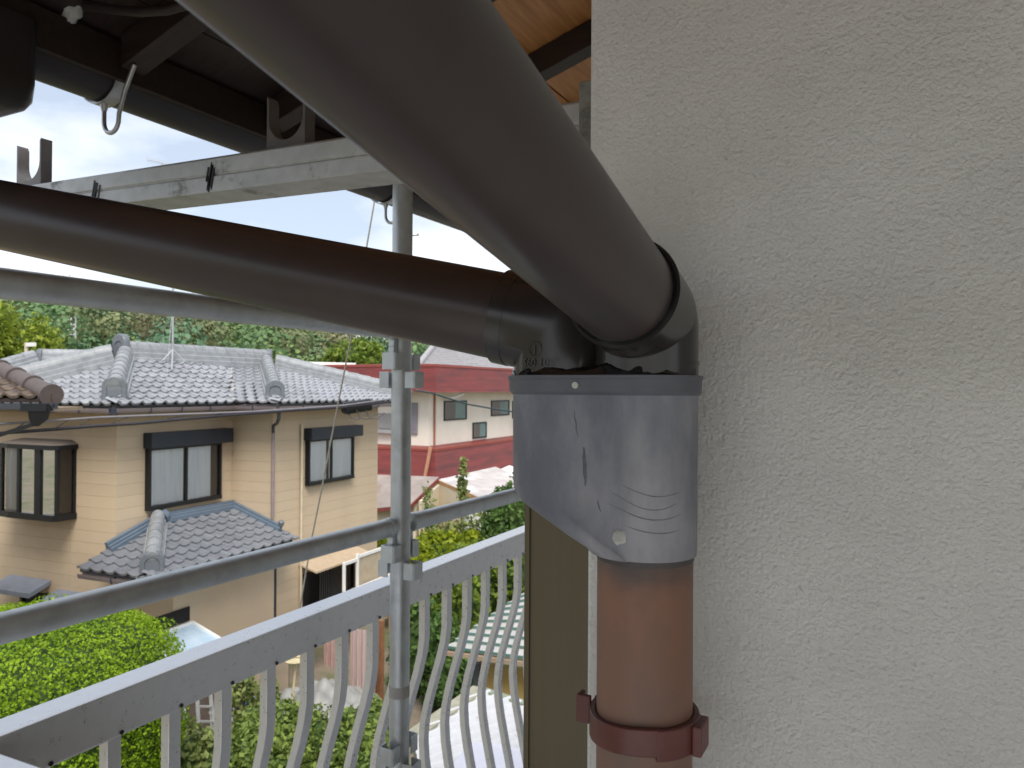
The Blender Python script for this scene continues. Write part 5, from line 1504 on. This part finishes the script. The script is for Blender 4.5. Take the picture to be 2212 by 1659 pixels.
for (a, b) in (((455, 1480), (458, 1600)), ((500, 1475), (505, 1590)), ((450, 1500), (503, 1482)), ((452, 1540), (505, 1522)), ((455, 1575), (505, 1552))):
    MB().bar(at(a[0], a[1], 12.5), at(b[0], b[1], 12.5), .035, .03, up=(0,1,0)).build('bar', M['alu_old'], fr)
ob = MB().poly([at(400, 1455, 12.9), at(520, 1405, 13.0), at(520, 1600, 12.9), at(400, 1640, 12.8)], .05).build('board_fence', mat('dark_brown_board', (.085, .062, .05), .8, vary=.3, scale=3), None)
tag(ob, 'dark weathered board fence behind the stepladder', 'fence')
ob = MB().poly([at(520, 1455, 14.3), at(625, 1400, 14.5), at(625, 1520, 14.3), at(520, 1560, 14.1)], .1).build('garden_block_wall', mat('tan_wall', (.22, .175, .125), .8, vary=.2, scale=2), None)
tag(ob, 'low tan wall between the fence and the tarpaulin', 'wall')
ob = MB().bar(ground(366, 10.2), at(366, 1520, 10.2), .09, .09, up=(0,1,0)).build('dark_post', M['frame'], None)
tag(ob, 'dark metal post at the right edge of the clipped shrub', 'post')
ob = MB().box((-.1, -.1, 0), (.1, .1, at(868, 1610, 10.4).z), Matrix.Translation(tuple(ground(868, 10.4)))).build('green_box', mat('pale_green_box', (.25, .50, .38), .5), None, bevel=.01)
tag(ob, 'pale green box half hidden by the foot of the scaffold post', 'box')

# ================================================================== CABLES ACROSS THE BEIGE HOUSE
ck = mat('black_cable', (.022, .020, .026), .5); cg = mat('grey_cable', (.20, .19, .21), .5)
hang = [(-40, 919, 10.2), (0, 916, 10.5), (110, 909, 11.0), (208, 902, 11.5), (330, 897, 12.2), (448, 893, 12.8), (548, 889, 13.5), (640, 883, 14.2), (740, 876, 15), (842, 862, 15.8), (890, 846, 17)]
ob = MB().tube([at(*q) for q in hang], .016, 8).build('messenger_cable', cg, None, smooth=True); tag(ob, 'upper grey cable crossing in front of the beige wall', 'cable')
low = [(-40, 940, 10.2), (0, 936, 10.5), (110, 928, 11.0), (208, 920, 11.5), (292, 915, 11.9), (400, 905, 12.5), (480, 898, 13.0), (548, 893, 13.5), (640, 886, 14.2), (740, 880, 15), (842, 868, 15.8)]
ob = MB().tube([at(*q) for q in low], .024, 8).build('phone_cable', ck, None, smooth=True); tag(ob, 'thicker black cable slung below the grey one', 'cable')
ordn = ['leftmost', 'second', 'third', 'fourth', 'fifth', 'sixth', 'seventh', 'rightmost']
for kk, (i, t) in enumerate(((0, .3), (1, .5), (2, .4), (2, .9), (3, .6), (4, .7), (5, .5), (6, .6))):
    a = lerp(at(*hang[i]), at(*hang[i+1]), t); b = lerp(at(*low[i]), at(*low[i+1]), max(0, t - .35))
    ob = MB().tube([a, b], .006, 6).build('lashing_wire', ck, None); tag(ob, ordn[kk] + ' thin lashing wire between the two cables' + (', counted from the left' if 0 < kk < 7 else ''), 'wire', 'lashing wires between the two cables')
dr = [(896, 843, 18), (930, 848, 19), (960, 858, 19.6), (1010, 873, 20.5), (1060, 882, 21.5), (1105, 889, 22.5), (1160, 896, 23.5)]
ob = MB().tube([at(*q) for q in dr], .022, 8).build('power_cable', mat('dark_teal_cable', (.02, .045, .055), .5), None, smooth=True); tag(ob, 'dark teal cable sagging in front of the cream building', 'cable')
bx = at(772, 879, 15.3)
cb = thing('cable_joint_box', 'black cable joint box hanging under the tiled eave', 'joint box', tuple(bx))
MB().tube([at(738, 884, 15.2), at(746, 882, 15.2), at(800, 874, 15.6), at(806, 873, 15.6)], [.08, .13, .13, .08], 14).build('box', M['frame'], cb, smooth=True, auto=30)
for k in range(3):
    MB().tube([at(750 + 20*k, 886, 15.2), at(758 + 20*k, 902, 15.2), at(775 + 20*k, 905, 15.2), at(790 + 20*k, 892, 15.3)], .012, 6).build('loop', ck, cb, smooth=True)

# ================================================================== ANTENNAS, UTILITY POLES
sm_ = mat('antenna_metal', (.42, .43, .44), .5, metal=.4)
an = thing('antenna_mast', 'thin antenna mast on tripod legs standing on the main ridge', 'antenna', tuple(at(373, 765, 17.2)))
MB().tube([at(373, 768, 17.2), at(374, 560, 17.2)], .022, 8).build('mast', sm_, an, smooth=True)
for (x, y, z) in ((352, 778, 17.0), (399, 782, 17.3), (371, 800, 16.6)): MB().tube([at(373, 755, 17.2), at(x, y, z)], .018, 6).build('leg', sm_, an)
for (x, y, z) in ((355, 880, 15.0), (348, 740, 19), (397, 700, 20)): MB().tube([at(374, 640, 17.2), at(x, y, z)], .005, 5).build('guy_wire', sm_, an)
yg = thing('yagi_antenna', 'faint distant yagi antenna against the sky under the gutter', 'antenna', tuple(at(340, 350, 24)))
MB().tube([at(318, 345, 24), at(368, 356, 24)], .012, 6).build('boom', sm_, yg)
for k in range(9):
    t = k/8; x, y = 318 + 46*t, 345 + 10*t
    MB().tube([at(x - 2, y - 6, 24.1), at(x + 2, y + 4, 23.9)], .008, 5).build('element', sm_, yg)
MB().tube([at(350, 352, 24), at(352, 500, 24)], .012, 6).build('mast', sm_, yg)
ob = MB().tube([at(880, 510, 2.6), at(902, 507, 2.6), at(904, 506, 2.6)], [.003, .003, .006], 8).build('rod_hook', M['zinc'], None, smooth=True)
tag(ob, 'tiny rod with a knob sticking out right of the scaffold post', 'rod')
def upole(px, ytop, dep, label):
    g = ground(px, dep); o = thing('utility_pole', label, 'utility pole', tuple(g), group='concrete utility poles near the hill')
    t = at(px, ytop, dep)
    MB().tube([g, t], [.19, .13], 10).build('shaft', mat('pole_concrete', (.46, .46, .45), .8) if 'pole_concrete' not in bpy.data.materials else bpy.data.materials['pole_concrete'], o, smooth=True)
    for k in range(4):
        zz = t.z - .4 - .75*k
        c = V3((t.x, t.y, zz)) - rx*.55
        MB().bar(c - rx*.55, c + rx*.62, .1, .1).build('crossarm', sm_, o)
        for q in (-.5, -.1, .3): MB().tube([c + rx*q, c + rx*q + V3((0, 0, .3))], .07, 8).build('insulator', M['white'], o)
    c = V3((t.x, t.y, t.z - 4.2)) - rx*.5
    MB().tube([c, c + V3((0, 0, 1.1))], .32, 12).build('transformer', sm_, o, smooth=True)
upole(163, 685, 115, 'distant utility pole with white insulators before the hill, left one')
upole(491, 700, 130, 'distant utility pole rising behind the middle of the main ridge')
lpo = thing('lamp_pole', 'short tan pole standing in front of the bamboo grove', 'pole', tuple(ground(57, 60)))
MB().tube([ground(57, 60), at(57, 740, 60)], .14, 8).build('shaft', mat('tan_pole', (.52, .46, .36), .8), lpo, smooth=True)
MB().box((-.1, -.1, -.1), (1.1, .1, .2), Matrix.Translation(tuple(at(57, 746, 60)))).build('lamp_box', M['white'], lpo)

# ================================================================== HILL, FOREST, TREES
fw = V3((-math.sin(YAW), math.cos(YAW), 0))
def ridge_y(px):
    xs = [-1400, -600, 0, 250, 400, 560, 700, 800, 910, 1000, 1300, 2000]; ys = [560, 600, 622, 648, 664, 690, 712, 735, 748, 765, 790, 800]
    return float(np.interp(px, xs, ys))
nx_, nz_ = 60, 26
vs, fs = [], []
def hill_pt(px, t):
    dep = 85 + 150*t
    top = (840 - ridge_y(px))/1671*235 + EYE - 9.5
    z = -1.0 + (top + 1.0)*(t**.8 if t <= 1 else 1 - .5*(t-1)) + 1.2*math.sin(px*.013 + t*7)*t
    g = V3((0, 0, 0)) + fw*dep + rx*((px - 1106)/1671*dep)
    return V3((g.x, g.y, z))
for i in range(nx_+1):
    px = -1400 + 3400*i/nx_
    for j in range(nz_+1): vs.append(hill_pt(px, 1.5*j/nz_))
for i in range(nx_):
    for j in range(nz_): a = i*(nz_+1) + j; fs.append((a, a+1, a+nz_+2, a+nz_+1))
hill = MB().add(vs, fs).build('hill', mat('hill_floor', (.05, .065, .025), .95, vary=.3, scale=.05), None, smooth=True, auto=180)
tag(hill, 'wooded hillside behind the houses', kind='structure')
def tint_leaf_mat(name):
    m = leaf_mat(name, (.85, .85, .85), (1.12, 1.12, 1.12), .2)
    N, L = m.node_tree.nodes, m.node_tree.links
    cr = [n for n in N if n.type == 'VALTORGB'][0]
    at_ = N.new('ShaderNodeAttribute'); at_.attribute_name = 'tint'
    mx = N.new('ShaderNodeMixRGB'); mx.blend_type = 'MULTIPLY'; mx.inputs['Fac'].default_value = 1
    L.new(cr.outputs['Color'], mx.inputs['Color1']); L.new(at_.outputs['Color'], mx.inputs['Color2'])
    for lk in list(cr.outputs['Color'].links):
        if lk.to_node != mx:
            s_ = lk.to_socket; L.remove(lk); L.new(mx.outputs['Color'], s_)
    return m
cols = np.array([(.12, .21, .095), (.14, .24, .10), (.18, .26, .10), (.21, .235, .11), (.11, .20, .11), (.20, .28, .10), (.235, .225, .125)])
blobs, tints = [], []
for k in range(760):
    px = rnd.uniform(-420, 1150); t = rnd.uniform(0.02, 1.08)**.8
    c = hill_pt(px, t); r = rnd.uniform(2.4, 5.8); hgt = r*rnd.uniform(.85, 1.35)
    n = 230
    col = cols[rnd.randrange(len(cols))]*rnd.uniform(.7, 1.25)
    for q in range(3):
        off = np.array((rnd.uniform(-.45, .45)*r, rnd.uniform(-.45, .45)*r, rnd.uniform(-.3, .55)*hgt))
        blobs.append((np.array(c) + np.array((0, 0, hgt*.9)) + off, (r*.62, r*.62, hgt*.62), n))
        tints.append(np.tile(np.append(col*rnd.uniform(.92, 1.08), 1.), (n, 1)))
Qf = leaf_cloud(blobs, .36, .8, (.75, 1.05), 2.0, 2.4)
fo = quads_obj('forest', Qf, tint_leaf_mat('forest_leaf'), None, np.concatenate(tints))
tag(fo, 'mixed green forest covering the hillside', 'forest', kind='stuff')
# bamboo grove, lower left of the hill
blobs = []
for k in range(46):
    px = rnd.uniform(-160, 118); y = 700 + 42*max(0, (px + 30)/150)**1.3 + rnd.uniform(-12, 46)
    dep = rnd.uniform(70, 80); c = at(px, y, dep); r = rnd.uniform(.8, 1.4)
    blobs.append((np.array(c), (r, r, r*1.7), 260)); blobs.append((np.array(c) - np.array((0, 0, 2.2)), (r*1.3, r*1.3, r*1.9), 200)); blobs.append((np.array(c) - np.array((0, 0, 4.8)), (r*1.5, r*1.5, r*2.2), 120))
ob = quads_obj('bamboo_grove', leaf_cloud(blobs, .28, .45, (.4, 1.1)), M['leaf_bamboo'])
tag(ob, 'bright yellow-green bamboo grove at the foot of the hill', 'bamboo', kind='stuff')
# round tree beside the post
tcn = at(765, 778, 62)
rt = thing('round_tree', 'single round sunny green tree over the red band left of the post', 'tree', (tcn.x, tcn.y, 0))
bl_ = [(np.array(tcn), (2.5, 2.3, 1.7), 2600)]
for k in range(26):
    d = nrg.normal(size=3); d /= np.linalg.norm(d); bl_.append((np.array(tcn) + d*np.array((2.5, 2.3, 1.6))*.9, (.65, .65, .5), 170))
quads_obj('crown', leaf_cloud(bl_, .16, .6, (.6, 1.05)), M['leaf_tree'], rt)
core_blob('crown_core', tcn, (1.9, 1.8, 1.25), rt)
trunk(rt, V3((tcn.x, tcn.y, 0)), tcn, .3)
ob = MB().bar(at(660, 784, 48), at(765, 787, 46), .3, .16).build('cream_parapet', M['white'], None); tag(ob, 'cream roof edge strip seen over the tiled hip', 'parapet')
